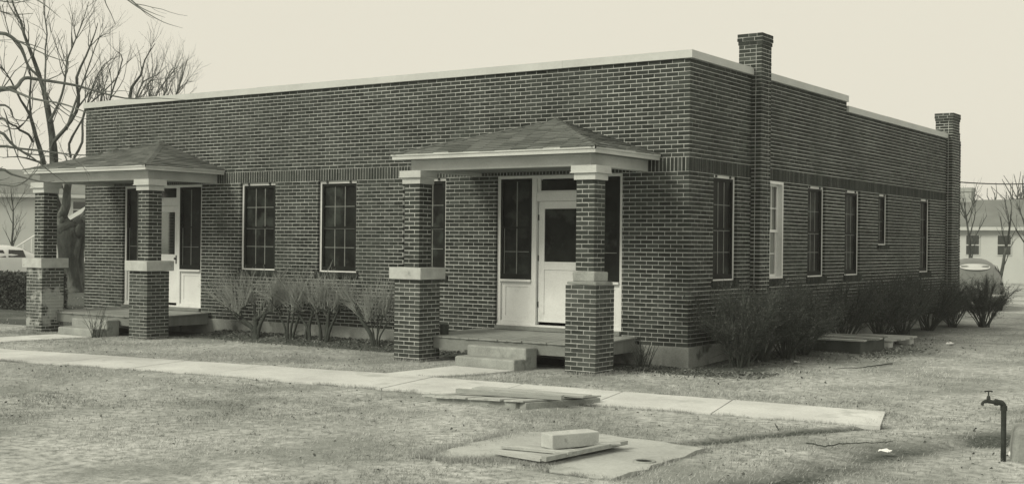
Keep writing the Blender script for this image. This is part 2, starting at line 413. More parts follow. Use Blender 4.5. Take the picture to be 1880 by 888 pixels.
# ------------------------------------------------------------ entrances
def panel(mb, a0, a1, z0, z1, d, st=.09):
    """framed panel: stiles proud of a recessed field"""
    mb.box((a0, d, z0), (a0+st, d+.03, z1)); mb.box((a1-st, d, z0), (a1, d+.03, z1))
    mb.box((a0+st, d, z1-st), (a1-st, d+.03, z1)); mb.box((a0+st, d, z0), (a1-st, d+.03, z0+st))
    mb.box((a0+st, d+.012, z0+st), (a1-st, d+.026, z1-st))
def entrance(c, refl, idx):
    e = empty('entrance', (0, 0, 0), parent=B)
    f = MB(); zt = ZH-.002; d = .05; zb = .545
    for (a, b) in ((-1.273, -1.20), (-.55, -.455), (.455, .55), (1.20, 1.273)): f.box((c+a, d, zb), (c+b, d+.12, zt))
    f.box((c-1.2, d, zt-.05), (c-.55, d+.12, zt)); f.box((c+.55, d, zt-.05), (c+1.2, d+.12, zt)); f.box((c-.455, d, zt-.06), (c+.455, d+.12, zt))
    f.box((c-.455, d+.01, 2.68), (c+.455, d+.12, 2.84))              # rail under the transom light
    for s in (-1, 1):
        a0, a1 = sorted((c+s*.55, c+s*1.2))
        f.box((a0, d-.03, 1.285), (a1, d+.1, 1.325)); panel(f, a0, a1, .60, 1.285, d+.035); f.box((a0, d+.005, zb), (a1, d+.08, .60))
    f.box((c-1.275, d-.02, zb-.03), (c+1.275, d+.1, zb))
    f.build('door_frame', WHITE, e, bevel=.003)
    for s in (-1, 1):
        a0, a1 = sorted((c+s*.552, c+s*1.198))
        sd_ = MB(); t = .045
        sd_.box((a0, d-.012, 1.33), (a0+t, d+.02, zt-.052)); sd_.box((a1-t, d-.012, 1.33), (a1, d+.02, zt-.052))
        sd_.box((a0+t, d-.012, zt-.1), (a1-t, d+.02, zt-.052)); sd_.box((a0+t, d-.012, 1.33), (a1-t, d+.02, 1.42))
        sd_.box((a0+t, d-.008, 2.21), (a1-t, d+.016, 2.24)); sd_.build('screen_sash', DARKW, e)
        g = MB(); g.box((a0+.03, d+.034, 1.35), (a1-.03, d+.04, zt-.06)); g.build('pane', SCREEN, e)
        mn = MB(); mid = (a0+a1)/2
        mn.box((mid-.008, d+.022, 1.42), (mid+.008, d+.033, 2.21)); mn.box((mid-.008, d+.022, 2.24), (mid+.008, d+.033, zt-.1))
        mn.box((a0+.05, d+.0225, 1.42), (a0+.066, d+.0325, 2.21)); mn.box((a0+t, d+.023, 1.80), (a1-t, d+.032, 1.812))
        mn.build('muntin', MUNT, e)
    tr = MB(); tr.box((c-.39, d+.055, 2.86), (c+.39, d+.06, zt-.08)); tr.build('transom_pane', GLASSD if refl else SCREEN, e)
    t2 = MB(); t2.box((c-.455, d+.03, 2.84), (c-.39, d+.1, zt-.06)); t2.box((c+.39, d+.03, 2.84), (c+.455, d+.1, zt-.06)); t2.box((c-.39, d+.031, 2.84), (c+.39, d+.099, 2.862)); t2.build('transom_sash', WHITE, e)
    # the door
    D0, D1, y = c-.44, c+.44, d+.055
    dm = MB(); z0, z1 = .60, 2.675
    dm.box((D0, y, z0), (D0+.12, y+.04, z1)); dm.box((D1-.12, y, z0), (D1, y+.04, z1))
    dm.box((D0+.12, y, 2.55), (D1-.12, y+.04, z1)); dm.box((D0+.12, y, 1.50), (D1-.12, y+.04, 1.64)); dm.box((D0+.12, y, z0), (D1-.12, y+.04, .74))
    dm.box((D0+.12, y+.012, .74), (D1-.12, y+.036, 1.50))
    do = dm.build('door', WHITE, e, bevel=.003)
    dg = MB(); dg.box((D0+.11, y+.016, 1.63), (D1-.11, y+.022, 2.56)); dg.build('door_pane', GLASSR if refl else SCREEN, e)
    kn = MB(); kn.box((D1-.085, y-.006, 1.44), (D1-.035, y, 1.62)); kn.tube([(D1-.06, y, 1.55), (D1-.06, y-.02, 1.55), (D1-.06, y-.045, 1.55), (D1-.06, y-.065, 1.55)], [.01, .012, .028, .016], 8); kn.build('handle', IRON, e)
    for z in (.9, 1.7, 2.4): hg = MB(); hg.box((D0-.008, y-.008, z-.05), (D0+.012, y+.0, z+.05)); hg.build('hinge', IRON, e)
    # grey sill step under the frame
    s = MB(); s.box((c-1.26, -.04, .45), (c+1.26, .16, .513)); s.build('door_sill', GREYP, e, bevel=.004)
entrance(PCX[0], False, 0); entrance(PCX[1], True, 1)

# ------------------------------------------------------------ porches
EAVE = 1.96; EY = -2.03; ZE0, ZE1, ZA = 3.31, 3.40, 4.05
def porch(c, idx):
    P = B
    # hipped roof
    r = empty('porch_roof', (0, 0, 0), parent=P)
    base = MB(); a = (c-EAVE, EY, ZE1); b = (c+EAVE, EY, ZE1); A = (c, -.004, ZA)
    base.add([(c-EAVE+.01, EY+.01, ZE1-.004), (c+EAVE-.01, EY+.01, ZE1-.004), (c+EAVE-.01, -.003, ZE1-.004), (c-EAVE+.01, -.003, ZE1-.004), (c, -.003, ZA-.012)],
             [(3,2,1,0),(0,1,4),(1,2,4),(3,0,4),(2,3,4)])
    base.build('roof_deck', SHING, r)
    sh = MB()
    def slope(p0, p1, top):
        p0, p1, top = map(lambda q: np.array(q, float), (p0, p1, top))
        Ld = p1-p0; ln = np.linalg.norm(Ld); Ld /= ln
        s_top = np.dot(top-p0, Ld); foot = p0+Ld*s_top; U = top-foot; H = np.linalg.norm(U); U /= H
        N = np.cross(Ld, U); N = N if N[2] > 0 else -N
        e = .125; nrow = int(H/e)+1
        for j in range(nrow):
            v0, v1 = j*e-(.02 if j == 0 else .01), min((j+1)*e+.01, H)
            L0, L1 = s_top*max(v0, 0)/H, ln-(ln-s_top)*max(v0, 0)/H; M0, M1 = s_top*v1/H, ln-(ln-s_top)*v1/H
            s = L0-(.15 if j % 2 else 0.)-.02
            while s < L1:
                wd = .295; a0, a1 = max(s, L0-.015), min(s+wd, L1+.015)
                if a1-a0 > .03:
                    lift = .019+rng.normal(0, .003); dz = rng.normal(0, .004)
                    c0, c1 = min(max(a0, M0), M1), min(max(a1, M0), M1)
                    q = [p0+Ld*a0+U*(v0+dz)+N*lift, p0+Ld*a1+U*(v0+dz)+N*(lift+rng.normal(0, .0015)), p0+Ld*c1+U*v1+N*.004, p0+Ld*c0+U*v1+N*.004]
                    q += [q[0]-N*lift*.9, q[1]-N*lift*.9]
                    sh.add(q, [(0,1,2,3),(4,5,1,0),(4,0,3),(5,2,1)], rng.random())
                s += wd+.008
    slope(a, b, A); slope(b, (c+EAVE, 0, ZE1), A); slope((c-EAVE, 0, ZE1), a, A)
    for p in (a, b):
        p = np.array(p); Q = np.array(A); n = 14
        for i in range(n):
            q0, q1 = p+(Q-p)*(i/n), p+(Q-p)*((i+1.15)/n); dr = q1-q0
            sd2 = np.cross(dr, Zu); sd2 /= np.linalg.norm(sd2); m0, m1 = q0+Zu*.022, q1+Zu*.016
            if q1[2] > ZA: continue
            sh.add([m0-sd2*.085-Zu*.022, m0, m0+sd2*.085-Zu*.022, m1-sd2*.085-Zu*.022, m1, m1+sd2*.085-Zu*.022], [(0,1,4,3),(1,2,5,4)], rng.random()*.6)
    sh.add([(c-.14, -.2, ZA-.05), (c+.14, -.2, ZA-.05), (c+.16, -.0, ZA-.04), (c-.16, 0, ZA-.04), (c, -.09, ZA+.03), (c, -.002, ZA+.035)], [(0,1,4),(1,2,5,4),(3,0,4,5)], .2)
    sh.build('shingles', SHING, r)
    t = .025; f = MB()
    f.box((c-EAVE, EY, ZE0), (c+EAVE, EY+t, ZE1)); f.box((c+EAVE-t, EY+t, ZE0), (c+EAVE, -.004, ZE1)); f.box((c-EAVE, EY+t, ZE0), (c-EAVE+t, -.004, ZE1))
    f.box((c-EAVE-.018, EY-.018, ZE1-.03), (c+EAVE+.018, EY-.001, ZE1+.004)); f.box((c+EAVE+.001, EY-.018, ZE1-.03), (c+EAVE+.018, -.004, ZE1+.004)); f.box((c-EAVE-.018, EY, ZE1-.03), (c-EAVE-.001, -.004, ZE1+.004))
    f.build('fascia', WHITE_OLD, r)
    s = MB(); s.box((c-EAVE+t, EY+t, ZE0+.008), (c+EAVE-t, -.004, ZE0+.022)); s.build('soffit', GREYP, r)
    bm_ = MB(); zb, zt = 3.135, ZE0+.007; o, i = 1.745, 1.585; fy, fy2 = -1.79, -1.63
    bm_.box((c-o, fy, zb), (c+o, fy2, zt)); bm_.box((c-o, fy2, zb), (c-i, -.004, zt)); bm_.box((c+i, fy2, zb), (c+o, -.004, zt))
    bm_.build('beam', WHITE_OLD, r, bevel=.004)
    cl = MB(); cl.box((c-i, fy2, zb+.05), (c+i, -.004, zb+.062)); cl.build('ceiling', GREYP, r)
    # piers
    for s_ in (-1, 1):
        cx, cy = c+s_*1.68, -1.68
        e = empty('porch_pier', (0, 0, 0), parent=P)
        w_ = .5366; zt = 1.335
        worn = (idx == 0 and s_ == 1)
        mt = BRICK_SPOT if (idx == 1 and s_ == -1) else BRICK_PORCH
        def pin(nm, x0, y0, w2, z0, z1, mt_):
            mb = MB(); n = int(round((z1-z0)/.0677)); cc_ = (z1-z0)/n
            for k in range(n):
                for (o2, su, nn) in (((x0, y0, 0), X, -Y), ((x0+w2, y0, 0), Y, X), ((x0+w2, y0+w2, 0), -X, Y), ((x0, y0+w2, 0), -Y, -X)):
                    brick_face(mb, o2, su, nn, w2, z0+k*cc_, cc_, 1, k % 2, lo=(0, hb), hi=(hb, 0))
            mb.build(nm, mt_, e)
            bk = MB(); bk.box((x0+.003, y0+.003, z0), (x0+w2-.003, y0+w2-.003, z1-.004)); bk.build('mortar', MORTAR, e)
        pin('pedestal', cx-w_/2, cy-w_/2, w_, -.02, zt, mt)
        w3 = .3183; zs0 = 1.535
        st = MB()
        if worn:
            mbp = MB(); mbp.box((cx-.255, cy-.255, zt+.001), (cx+.255, cy+.255, zt+.045), jit=.008); mbp.build('stone_base', FOUND, e, bevel=.012)
            n = 5
            st.box((cx-.2, cy-.2, zt+.04), (cx+.2, cy+.2, zs0), jit=.008); st.build('stone_slab', CONC, e, bevel=.02)
        else:
            st.box((cx-.335, cy-.335, zt+.002), (cx+.335, cy+.335, zs0), jit=.004); st.build('stone_slab', STONE, e, bevel=.008)
        pin('shaft', cx-w3/2, cy-w3/2, w3, zs0+.002, 2.915, BRICK)
        cap = MB(); cap.box((cx-.19, cy-.19, 2.917), (cx+.19, cy+.19, 3.03)); cap.box((cx-.225, cy-.225, 3.031), (cx+.225, cy+.225, 3.134))
        cap.box((cx-.235, cy-.235, 3.018), (cx+.235, cy+.235, 3.036))
        cap.build('capital', WHITE_OLD, e, bevel=.004)
    # deck
    d = empty('porch_deck', (0, 0, 0), parent=P)
    fl = MB(); x0, x1 = c-1.60, c+1.60; n = 34; stp = (x1-x0)/n
    for k in range(n):
        ye = -1.60+rng.normal(0, .006); zz = .405+rng.normal(0, .0012); a = x0+k*stp
        fl.add([(a+.0015, ye, zz-.022), (a+stp-.0015, ye, zz-.022), (a+stp-.0015, -.045, .423), (a+.0015, -.045, .423),
                (a+.0015, ye, zz), (a+stp-.0015, ye, zz), (a+stp-.0015, -.045, .445), (a+.0015, -.045, .445)],
               [(0,3,2,1),(4,5,6,7),(0,1,5,4),(1,2,6,5),(2,3,7,6),(3,0,4,7)])
    fl.build('floorboards', DECKP, d)
    sk = MB(); 
    def slab(p, q, zt0, zt1, zb):  # vertical board from p to q, 3 cm thick inwards
        p, q = np.array(p, float), np.array(q, float); dr = (q-p)/np.linalg.norm(q-p); nn = np.array([-dr[1], dr[0]])*.03
        sk.add([(*p, zb), (*q, zb), (*(q+nn), zb), (*(p+nn), zb), (*p, zt0), (*q, zt1), (*(q+nn), zt1), (*(p+nn), zt0)], [(0,3,2,1),(4,5,6,7),(0,1,5,4),(1,2,6,5),(2,3,7,6),(3,0,4,7)])
    slab((x0+.03, -1.57), (x1-.03, -1.57), .382, .382, .205); slab((x1-.03, -1.539), (x1-.03, -.05), .382, .42, .205); slab((x0+.03, -.05), (x0+.03, -1.539), .42, .382, .205)
    sk.build('skirt_board', GREYP, d)
    for k in range(5): js = MB(); js.box((x0+.1, -1.5+k*.33, .22), (x1-.1, -1.45+k*.33, .37)); js.build('joist', DARKWOOD, d)
for i, c in enumerate(PCX): porch(c, i)

# concrete steps in front of each deck
def steps(c, label, grp):
    e = empty('concrete_steps', (c, -1.6, 0))
    tag(e, label, 'steps', grp)
    a, b = -.47, .67
    s1 = MB(); s1.box((a, -.30, -.1), (b, .02, .325), jit=.004); s1.build('upper_step', CONC, e, bevel=.03)
    s2 = MB(); s2.box((a-.01, -.62, -.1), (b, -.302, .165), jit=.004); s2.build('lower_step', CONC, e, bevel=.03)
steps(PCX[0], 'low two-step cast concrete stoop in front of the nearer right porch', 'concrete steps to the porches')
steps(PCX[1], 'low two-step cast concrete stoop in front of the far left porch', 'concrete steps to the porches')
cn = MB(); cn.tube([(0,0,0),(0,0,.16)], [.072,.078], 18); cn.tube([(0,0,.16),(0,0,.168)], [.083,.083], 18); 
cno = cn.build('tin_can', IRON); cno.location = (-3.86, -1.33, .412); tag(cno, 'small dark tin can standing on the right porch floor beside its left pier', 'can')

# ------------------------------------------------------------ the ground
WALK_TOP = [(-34, -8.6), (-20, -6.4), (-10.85, -4.98), (-3.14, -3.82), (4.32, -3.36)]
WALK_BOT = [(4.47, -4.62), (1.33, -4.99), (-1.86, -5.30), (-9.07, -6.20), (-20, -7.9), (-34, -10.2)]
def seg_dist(px, py, a, b):
    ax, ay = a; bx_, by = b; dx, dy = bx_-ax, by-ay
    t = np.clip(((px-ax)*dx+(py-ay)*dy)/(dx*dx+dy*dy), 0, 1)
    return np.hypot(px-ax-t*dx, py-ay-t*dy)
def line_dist(px, py, pts): return np.min([seg_dist(px, py, pts[i], pts[i+1]) for i in range(len(pts)-1)], axis=0)
def inside(px, py, poly):
    c = np.zeros(px.shape, bool); n = len(poly)
    for i in range(n):
        (x1, y1), (x2, y2) = poly[i], poly[(i+1) % n]
        if y1 == y2: continue
        c ^= ((y1 > py) != (y2 > py)) & (px < (x2-x1)*(py-y1)/(y2-y1)+x1)
    return c
def vnoise(x, y, s, seed=0):
    g = np.random.default_rng(seed).random((64, 64)); x = x*s+100; y = y*s+100
    xi, yi = np.floor(x).astype(int), np.floor(y).astype(int); fx, fy = x-xi, y-yi
    fx, fy = fx*fx*(3-2*fx), fy*fy*(3-2*fy); G = lambda i, j: g[i % 64, j % 64]
    return (G(xi, yi)*(1-fx)+G(xi+1, yi)*fx)*(1-fy)+(G(xi, yi+1)*(1-fx)+G(xi+1, yi+1)*fx)*fy
def fbm(x, y, s, seed=0, o=4):
    r = 0; a = .5
    for k in range(o): r = r+a*vnoise(x, y, s*2**k, seed+k); a *= .5
    return r
DARK_BANDS = [[(3.3, -7.15), (3.56, -6.80), (3.86, -5.99), (4.26, -5.15), (4.60, -4.55)], [(4.9, -9.6), (5.12, -8.2), (5.14, -7.01), (5.26, -6.17), (5.52, -5.5), (6.05, -4.3), (6.8, -2.8)]]  # two bands along which the ground is lowered and darkened
BR = [(-3.05, -3.86), (-2.98, -2.24), (-1.83, -2.24), (-1.9, -3.0), (-2.22, -3.82)]
BR2 = [(-13.3, -5.4), (-13.15, -2.24), (-11.98, -2.24), (-12.1, -3.2), (-12.3, -5.2)]
SLAB = [(1.95, -9.12), (1.80, -8.3), (1.78, -7.35), (2.5, -6.96), (3.78, -7.12), (3.86, -9.02), (3.26, -9.06), (3.05, -8.80), (2.52, -8.84), (2.26, -9.16)]
def gz(x, y):
    z = .05*(fbm(x, y, .35, 3)-.5) + .012*(fbm(x, y, 3.2, 9)-.5)
    far = np.clip((np.hypot(x, y+5)-25)/60, 0, 1); z = z*(1-far)
    dw = np.maximum.reduce([np.maximum(-y-1.15, 0), np.zeros_like(y)])
    front = np.clip(1-np.maximum(-y-.1, 0)/1.0, 0, 1)*np.clip((-x-4.9)/.5, 0, 1)*np.clip((x+11)/.5, 0, 1)*(y < .5)
    z = z + .10*front*front*(3-2*front)
    side = np.clip(1-np.maximum(x-.1, 0)/1.5, 0, 1)*np.clip(y/1.5, 0, 1)*(y < 16)
    z = z + .05*side
    for r_ in DARK_BANDS: z = z - (.045 if r_ is DARK_BANDS[0] else .03)*np.exp(-(line_dist(x, y, r_)/(.09 if r_ is DARK_BANDS[0] else .22))**2)*np.clip(fbm(x, y, 1.6, 19)*1.6+.1, .5, 1.2)
    flat = np.minimum(line_dist(x, y, WALK_TOP), line_dist(x, y, WALK_BOT))
    inw = inside(x, y, WALK_TOP+WALK_BOT) | inside(x, y, BR) | inside(x, y, BR2) | inside(x, y, SLAB)
    return np.where(inw, np.minimum(z, -.03), z)
def gdirt_and_bands(x, y):  # mask: dirt beds and edges, plus the two darkened bands
    d = np.clip(1-(-y-.1)/1.25, 0, 1)*(y < .6)*(x < 1.2)*(x > -16)*.95
    d2 = np.clip(1.25-(x-.1)/1.5, 0, 1)*(y > -1.0)*(y < 16)*np.clip(1.4-y/22, .2, 1)
    d3 = np.clip(1-line_dist(x, y, DARK_BANDS[0])/.22, 0, 1)*1.1
    d4 = np.clip(1-line_dist(x, y, DARK_BANDS[1])/.62, 0, 1)*1.25*np.clip(fbm(x, y, 1.1, 17)*1.6+.1, .6, 1.2)
    d5 = np.clip(1-np.hypot(x-1.5, y-5.2)/1.6, 0, 1)
    w_ = np.clip(1-line_dist(x, y, [(-10.85, -4.98), (-3.14, -3.82), (4.32, -3.36), (4.47, -4.62), (-1.86, -5.3), (-9.07, -6.2)])/.07, 0, 1)*.7
    d6 = np.clip(1-line_dist(x, y, SLAB)/.09, 0, 1)*.8
    n = fbm(x, y, 2.2, 21)
    D = np.maximum.reduce([d, d2, d3, d4, d5, w_, d6])
    return np.clip(D*1.5*(n+.35)-.1, 0, 1)
def axis(lo, hi, step, far_lo, far_hi):
    a = [lo]; s = step
    while a[0] > far_lo: s *= 1.25; a.insert(0, a[0]-s)
    b = list(np.arange(lo+step, hi, step)); s = step; e = [hi]
    while e[-1] < far_hi: s *= 1.25; e.append(e[-1]+s)
    return np.array(a+b+e)
gx, gy = axis(-15, 8.5, .06, -560, 560), axis(-12, 3, .06, -560, 560)
GX, GY = np.meshgrid(gx, gy); GZ = gz(GX, GY); GD = gdirt_and_bands(GX, GY)
me = bpy.data.meshes.new('ground'); nx, ny = len(gx), len(gy)
idx = np.arange(nx*ny).reshape(ny, nx)
F = np.stack([idx[:-1, :-1], idx[:-1, 1:], idx[1:, 1:], idx[1:, :-1]], -1).reshape(-1, 4)
me.from_pydata(np.stack([GX, GY, GZ], -1).reshape(-1, 3).tolist(), [], F.tolist())
a = me.attributes.new('dirt', 'FLOAT', 'POINT'); a.data.foreach_set('value', GD.reshape(-1).astype(np.float32))  # holds the dirt beds and the darkened bands alike
me.polygons.foreach_set('use_smooth', [True]*len(me.polygons))
GM = bpy.data.materials.new('dormant_lawn'); GM.use_nodes = True
n = GM.node_tree.nodes; L = GM.node_tree.links; b = n['Principled BSDF']; b.inputs['Roughness'].default_value = 1; b.inputs['Specular IOR Level'].default_value = .1
tc = n.new('ShaderNodeTexCoord')
def gn(s, det=5, st=(1, 1, 1)):
    mp = n.new('ShaderNodeMapping'); mp.inputs['Scale'].default_value = st; L.new(tc.outputs['Object'], mp.inputs[0])
    q = n.new('ShaderNodeTexNoise'); q.inputs['Scale'].default_value = s; q.inputs['Detail'].default_value = det; q.inputs['Roughness'].default_value = .65
    L.new(mp.outputs[0], q.inputs['Vector']); return q.outputs[0]
def grmp(src, lo, hi):
    q = n.new('ShaderNodeMapRange'); L.new(src, q.inputs[0]); q.inputs[1].default_value = lo; q.inputs[2].default_value = hi; return q.outputs[0]
def gmix(f, a_, c_):
    q = n.new('ShaderNodeMix'); q.data_type = 'RGBA'; L.new(f, q.inputs[0])
    for i, val in ((6, a_), (7, c_)):
        if hasattr(val, 'is_output'): L.new(val, q.inputs[i])
        else: q.inputs[i].default_value = val
    return q.outputs[2]
c_ = gmix(grmp(gn(.55, 6), .40, .60), tone(.25), tone(.56))
c_ = gmix(grmp(gn(9, 7), .34, .60), tone(.19), c_)
c_ = gmix(grmp(gn(60, 3), .55, .75), c_, tone(.48))
dat = n.new('ShaderNodeAttribute'); dat.attribute_name = 'dirt'
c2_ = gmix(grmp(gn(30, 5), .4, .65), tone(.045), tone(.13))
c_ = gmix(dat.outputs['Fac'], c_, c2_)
L.new(c_, b.inputs['Base Color'])
bp_ = n.new('ShaderNodeBump'); bp_.inputs['Distance'].default_value = .018; L.new(gn(22, 6), bp_.inputs['Height']); L.new(bp_.outputs[0], b.inputs['Normal'])
me.materials.append(GM); go = bpy.data.objects.new('ground', me); col.objects.link(go); tag(go, kind='structure')

def sheet(name, poly, z, mt, jit=.015, th=.1):
    pts = []
    for i in range(len(poly)):
        p, q = np.array(poly[i], float), np.array(poly[(i+1) % len(poly)], float); k = max(1, int(np.linalg.norm(q-p)/.18))
        k = min(k, 120)
        for j in range(k): pts.append(tuple(p+(q-p)*j/k+rng.normal(0, jit, 2)))
    mb = MB(); mb.poly(pts, z-th, z); return mb
# the long walk is cast in slabs with tooled joints
e_top = lambda t: np.array([np.interp(t, [q[0] for q in WALK_TOP], [q[0] for q in WALK_TOP]), np.interp(t, [q[0] for q in WALK_TOP], [q[1] for q in WALK_TOP])])
wb = WALK_BOT[::-1]
mb = MB(); xs = list(np.arange(-34, 4.0, 1.52)); 
def wtop(x): return np.interp(x, [q[0] for q in WALK_TOP], [q[1] for q in WALK_TOP])
def wbot(x): return np.interp(x, [q[0] for q in wb], [q[1] for q in wb])
for i, x in enumerate(xs):
    x1 = xs[i+1] if i+1 < len(xs) else 4.38
    gp = .009; pts = []
    for t in np.linspace(0, 1, 9): xx = x+gp+(x1-x-2*gp)*t; pts.append((xx+.25, wbot(xx+.25)+rng.normal(0, .012)))
    for t in np.linspace(1, 0, 9): xx = x+gp+(x1-x-2*gp)*t; pts.append((xx-.1, wtop(xx-.1)+rng.normal(0, .012)))
    mb.poly(pts, -.08, .014+rng.normal(0, .0015))
tag(mb.build('front_walk', WALK), kind='structure')
for BRp in (BR, BR2):
    # walk from the pavement up to the steps: stops at the long walk's edge
    q = [(x, min(y, 99)) for x, y in BRp]
    s = sheet('path', [(q[0][0], wtop(q[0][0])+.012), q[1], q[2], q[3], (q[4][0], wtop(q[4][0])+.012)], .011, WALK, .008, .09)
    tag(s.build('path', WALK), kind='structure')
s = sheet('cistern_slab', SLAB, .012, WALK, .02)
so_ = s.build('cistern_slab', mat('slab_concrete', .40, .9, .2, 1.2, 30, .003, patch=(.29, 2, .58))); tag(so_, kind='structure')

# ------------------------------------------------------------ grass blades (nobody could count them)
def grass(N, xr, yr, h, w_, seed, name_list):
    g = np.random.default_rng(seed); x = g.uniform(*xr, N); y = g.uniform(*yr, N)
    d = gdirt_and_bands(x, y); den = fbm(x, y, 1.3, 31)*2.6-.75+(fbm(x, y, 7, 33)-.5)*2.2
    on = inside(x, y, WALK_TOP+WALK_BOT) | inside(x, y, BR) | inside(x, y, BR2) | inside(x, y, SLAB)
    on |= (y > -.02) & (x < .02) & (x > -15.3)
    on |= (x > -4.3) & (x < -.6) & (y > -1.8) & (y < 0); on |= (x > -14.5) & (x < -10.8) & (y > -1.8) & (y < 0)
    keep = (~on) & (g.random(N) < np.clip(den, .12, 1)*(1-.85*d)); x, y = x[keep], y[keep]; n_ = len(x)
    z = gz(x, y); hh = h*g.uniform(.4, 1.25, n_)*(1+.8*(fbm(x, y, 2.0, 77)-.5)); th = g.uniform(0, 6.283, n_); ln = g.uniform(.3, 1.5, n_)*hh
    # combed a little by wind
    tx, ty = x+np.cos(th)*ln+.01, y+np.sin(th)*ln; ph = g.uniform(0, 3.14, n_); wx, wy = np.cos(ph)*w_/2, np.sin(ph)*w_/2
    V = np.stack([np.stack([x-wx, y-wy, z-.005], -1), np.stack([x+wx, y+wy, z-.005], -1), np.stack([tx, ty, z+hh], -1)], 1).reshape(-1, 3)
    patch = fbm(x, y, .55, 55)*2.4-.9+(fbm(x, y, 5, 57)-.47)*1.2
    sh = np.repeat(np.clip(g.beta(2, 2, n_)*.6+patch*.5, 0, 1), 3)
    return V, sh
Vs, Ss = [], []
for args in ((210000, (-12, 8), (-11, -6), .030, .0065, 1), (120000, (-15, 8), (-6, -2), .030, .008, 2), (30000, (-17, 7), (-4.0, 0), .04, .010, 3), (40000, (.8, 9), (-3, 14), .035, .012, 4), (15000, (-30, -15.4), (-8, 8), .05, .016, 5)):
    V, s = grass(*args, None); Vs.append(V); Ss.append(s)
# shaggy rims along the walk, slab and piers
def rim(pts, N, seed, h=.05, sp=.025):
    g = np.random.default_rng(seed); pts = np.array(pts); i = g.integers(0, len(pts)-1, N); t = g.random(N)
    x = pts[i, 0]+(pts[i+1, 0]-pts[i, 0])*t+g.normal(0, sp, N); y = pts[i, 1]+(pts[i+1, 1]-pts[i, 1])*t+g.normal(0, sp, N)
    k = fbm(x, y, 3, 91) > .42; x, y = x[k], y[k]; N = len(x)
    th = g.uniform(0, 6.283, N); hh = h*g.uniform(.3, 1, N); w_ = .007; ph = g.uniform(0, 3.14, N)
    V = np.stack([np.stack([x-np.cos(ph)*w_/2, y-np.sin(ph)*w_/2, 0*x-.02], -1), np.stack([x+np.cos(ph)*w_/2, y+np.sin(ph)*w_/2, 0*x-.02], -1), np.stack([x+np.cos(th)*hh*.6, y+np.sin(th)*hh*.6, hh], -1)], 1).reshape(-1, 3)
    return V, np.repeat(g.beta(2, 3, N), 3)
wp = [(x, wtop(x)) for x in np.linspace(-14, 4.3, 60)]+[(4.45, -4.6)]+[(x, wbot(x)) for x in np.linspace(4.3, -12, 60)]
dens = [(SLAB+[SLAB[0]], 5000, 61), (wp, 16000, 62), ([(-1.12, -1.98), (-.5, -1.98), (-.5, -1.4)], 900, 63), ([(-4.5, -1.98), (-3.9, -1.98), (-3.88, -1.4)], 700, 64), ([(-11.3, -1.98), (-10.66, -1.98), (-10.66, -1.4)], 700, 65), ([(-14.7, -2.), (-14.05, -2.)], 500, 66), (BR[:1]+[BR[1]], 700, 67), ([BR[2], BR[3], BR[4]], 900, 68)]
V, s = rim(SLAB[-3:]+SLAB[:3], 9000, 71, .05, .10); Vs.append(V); Ss.append(s)
for pts, N, sd_ in dens:
    V, s = rim(pts, N, sd_); Vs.append(V); Ss.append(s)
V = np.concatenate(Vs); sh = np.concatenate(Ss).astype(np.float32); nt_ = len(V)//3
me = bpy.data.meshes.new('grass'); me.vertices.add(len(V)); me.vertices.foreach_set('co', V.reshape(-1).astype(np.float32))
me.loops.add(len(V)); me.loops.foreach_set('vertex_index', np.arange(len(V), dtype=np.int32))
me.polygons.add(nt_); me.polygons.foreach_set('loop_start', np.arange(0, len(V), 3, dtype=np.int32)); me.polygons.foreach_set('loop_total', np.full(nt_, 3, dtype=np.int32))
me.update(calc_edges=True)
a = me.attributes.new('shade', 'FLOAT', 'POINT'); a.data.foreach_set('value', sh)
me.materials.append(mat('dry_grass', .19, .9, .1, 1, 20, shade=True, v2=.68, spec=.1))
gr = bpy.data.objects.new('grass', me); col.objects.link(gr); tag(gr, 'short dry winter lawn grass around the concrete walk', 'grass', kind='stuff')

# ------------------------------------------------------------ hatch beside the walk (concrete curb, boards, timber)
def frame_of(p, q):
    d = (np.array(q)-np.array(p)); d = d/np.linalg.norm(d); return np.array([d[0], d[1], 0.]), np.array([-d[1], d[0], 0.])
def on_plane(u, v, z):
    """where a thing standing at height z, seen at (u, v), touches its plane"""
    d = pt(u, v, 1.0)-CAM; t = (z-CAM[2])/d[2]; return CAM+t*d
def para(mb, o, a, b, th, shade=0., jit=.0):
    """plank-like block: origin corner, edge vectors a and b, thickness upwards"""
    o, a, b = [np.array(q, float) for q in (o, a, b)]; t = np.array([0, 0, th])
    vs = np.array([o, o+a, o+a+b, o+b, o+t, o+a+t, o+a+b+t, o+b+t]);
    if np.cross(a, b)[2] < 0: vs = vs[[0, 3, 2, 1, 4, 7, 6, 5]]
    if jit: vs = vs+rng.uniform(-jit, jit, vs.shape)
    mb.add(vs, [(0,3,2,1),(4,5,6,7),(0,1,5,4),(1,2,6,5),(2,3,7,6),(3,0,4,7)], shade)
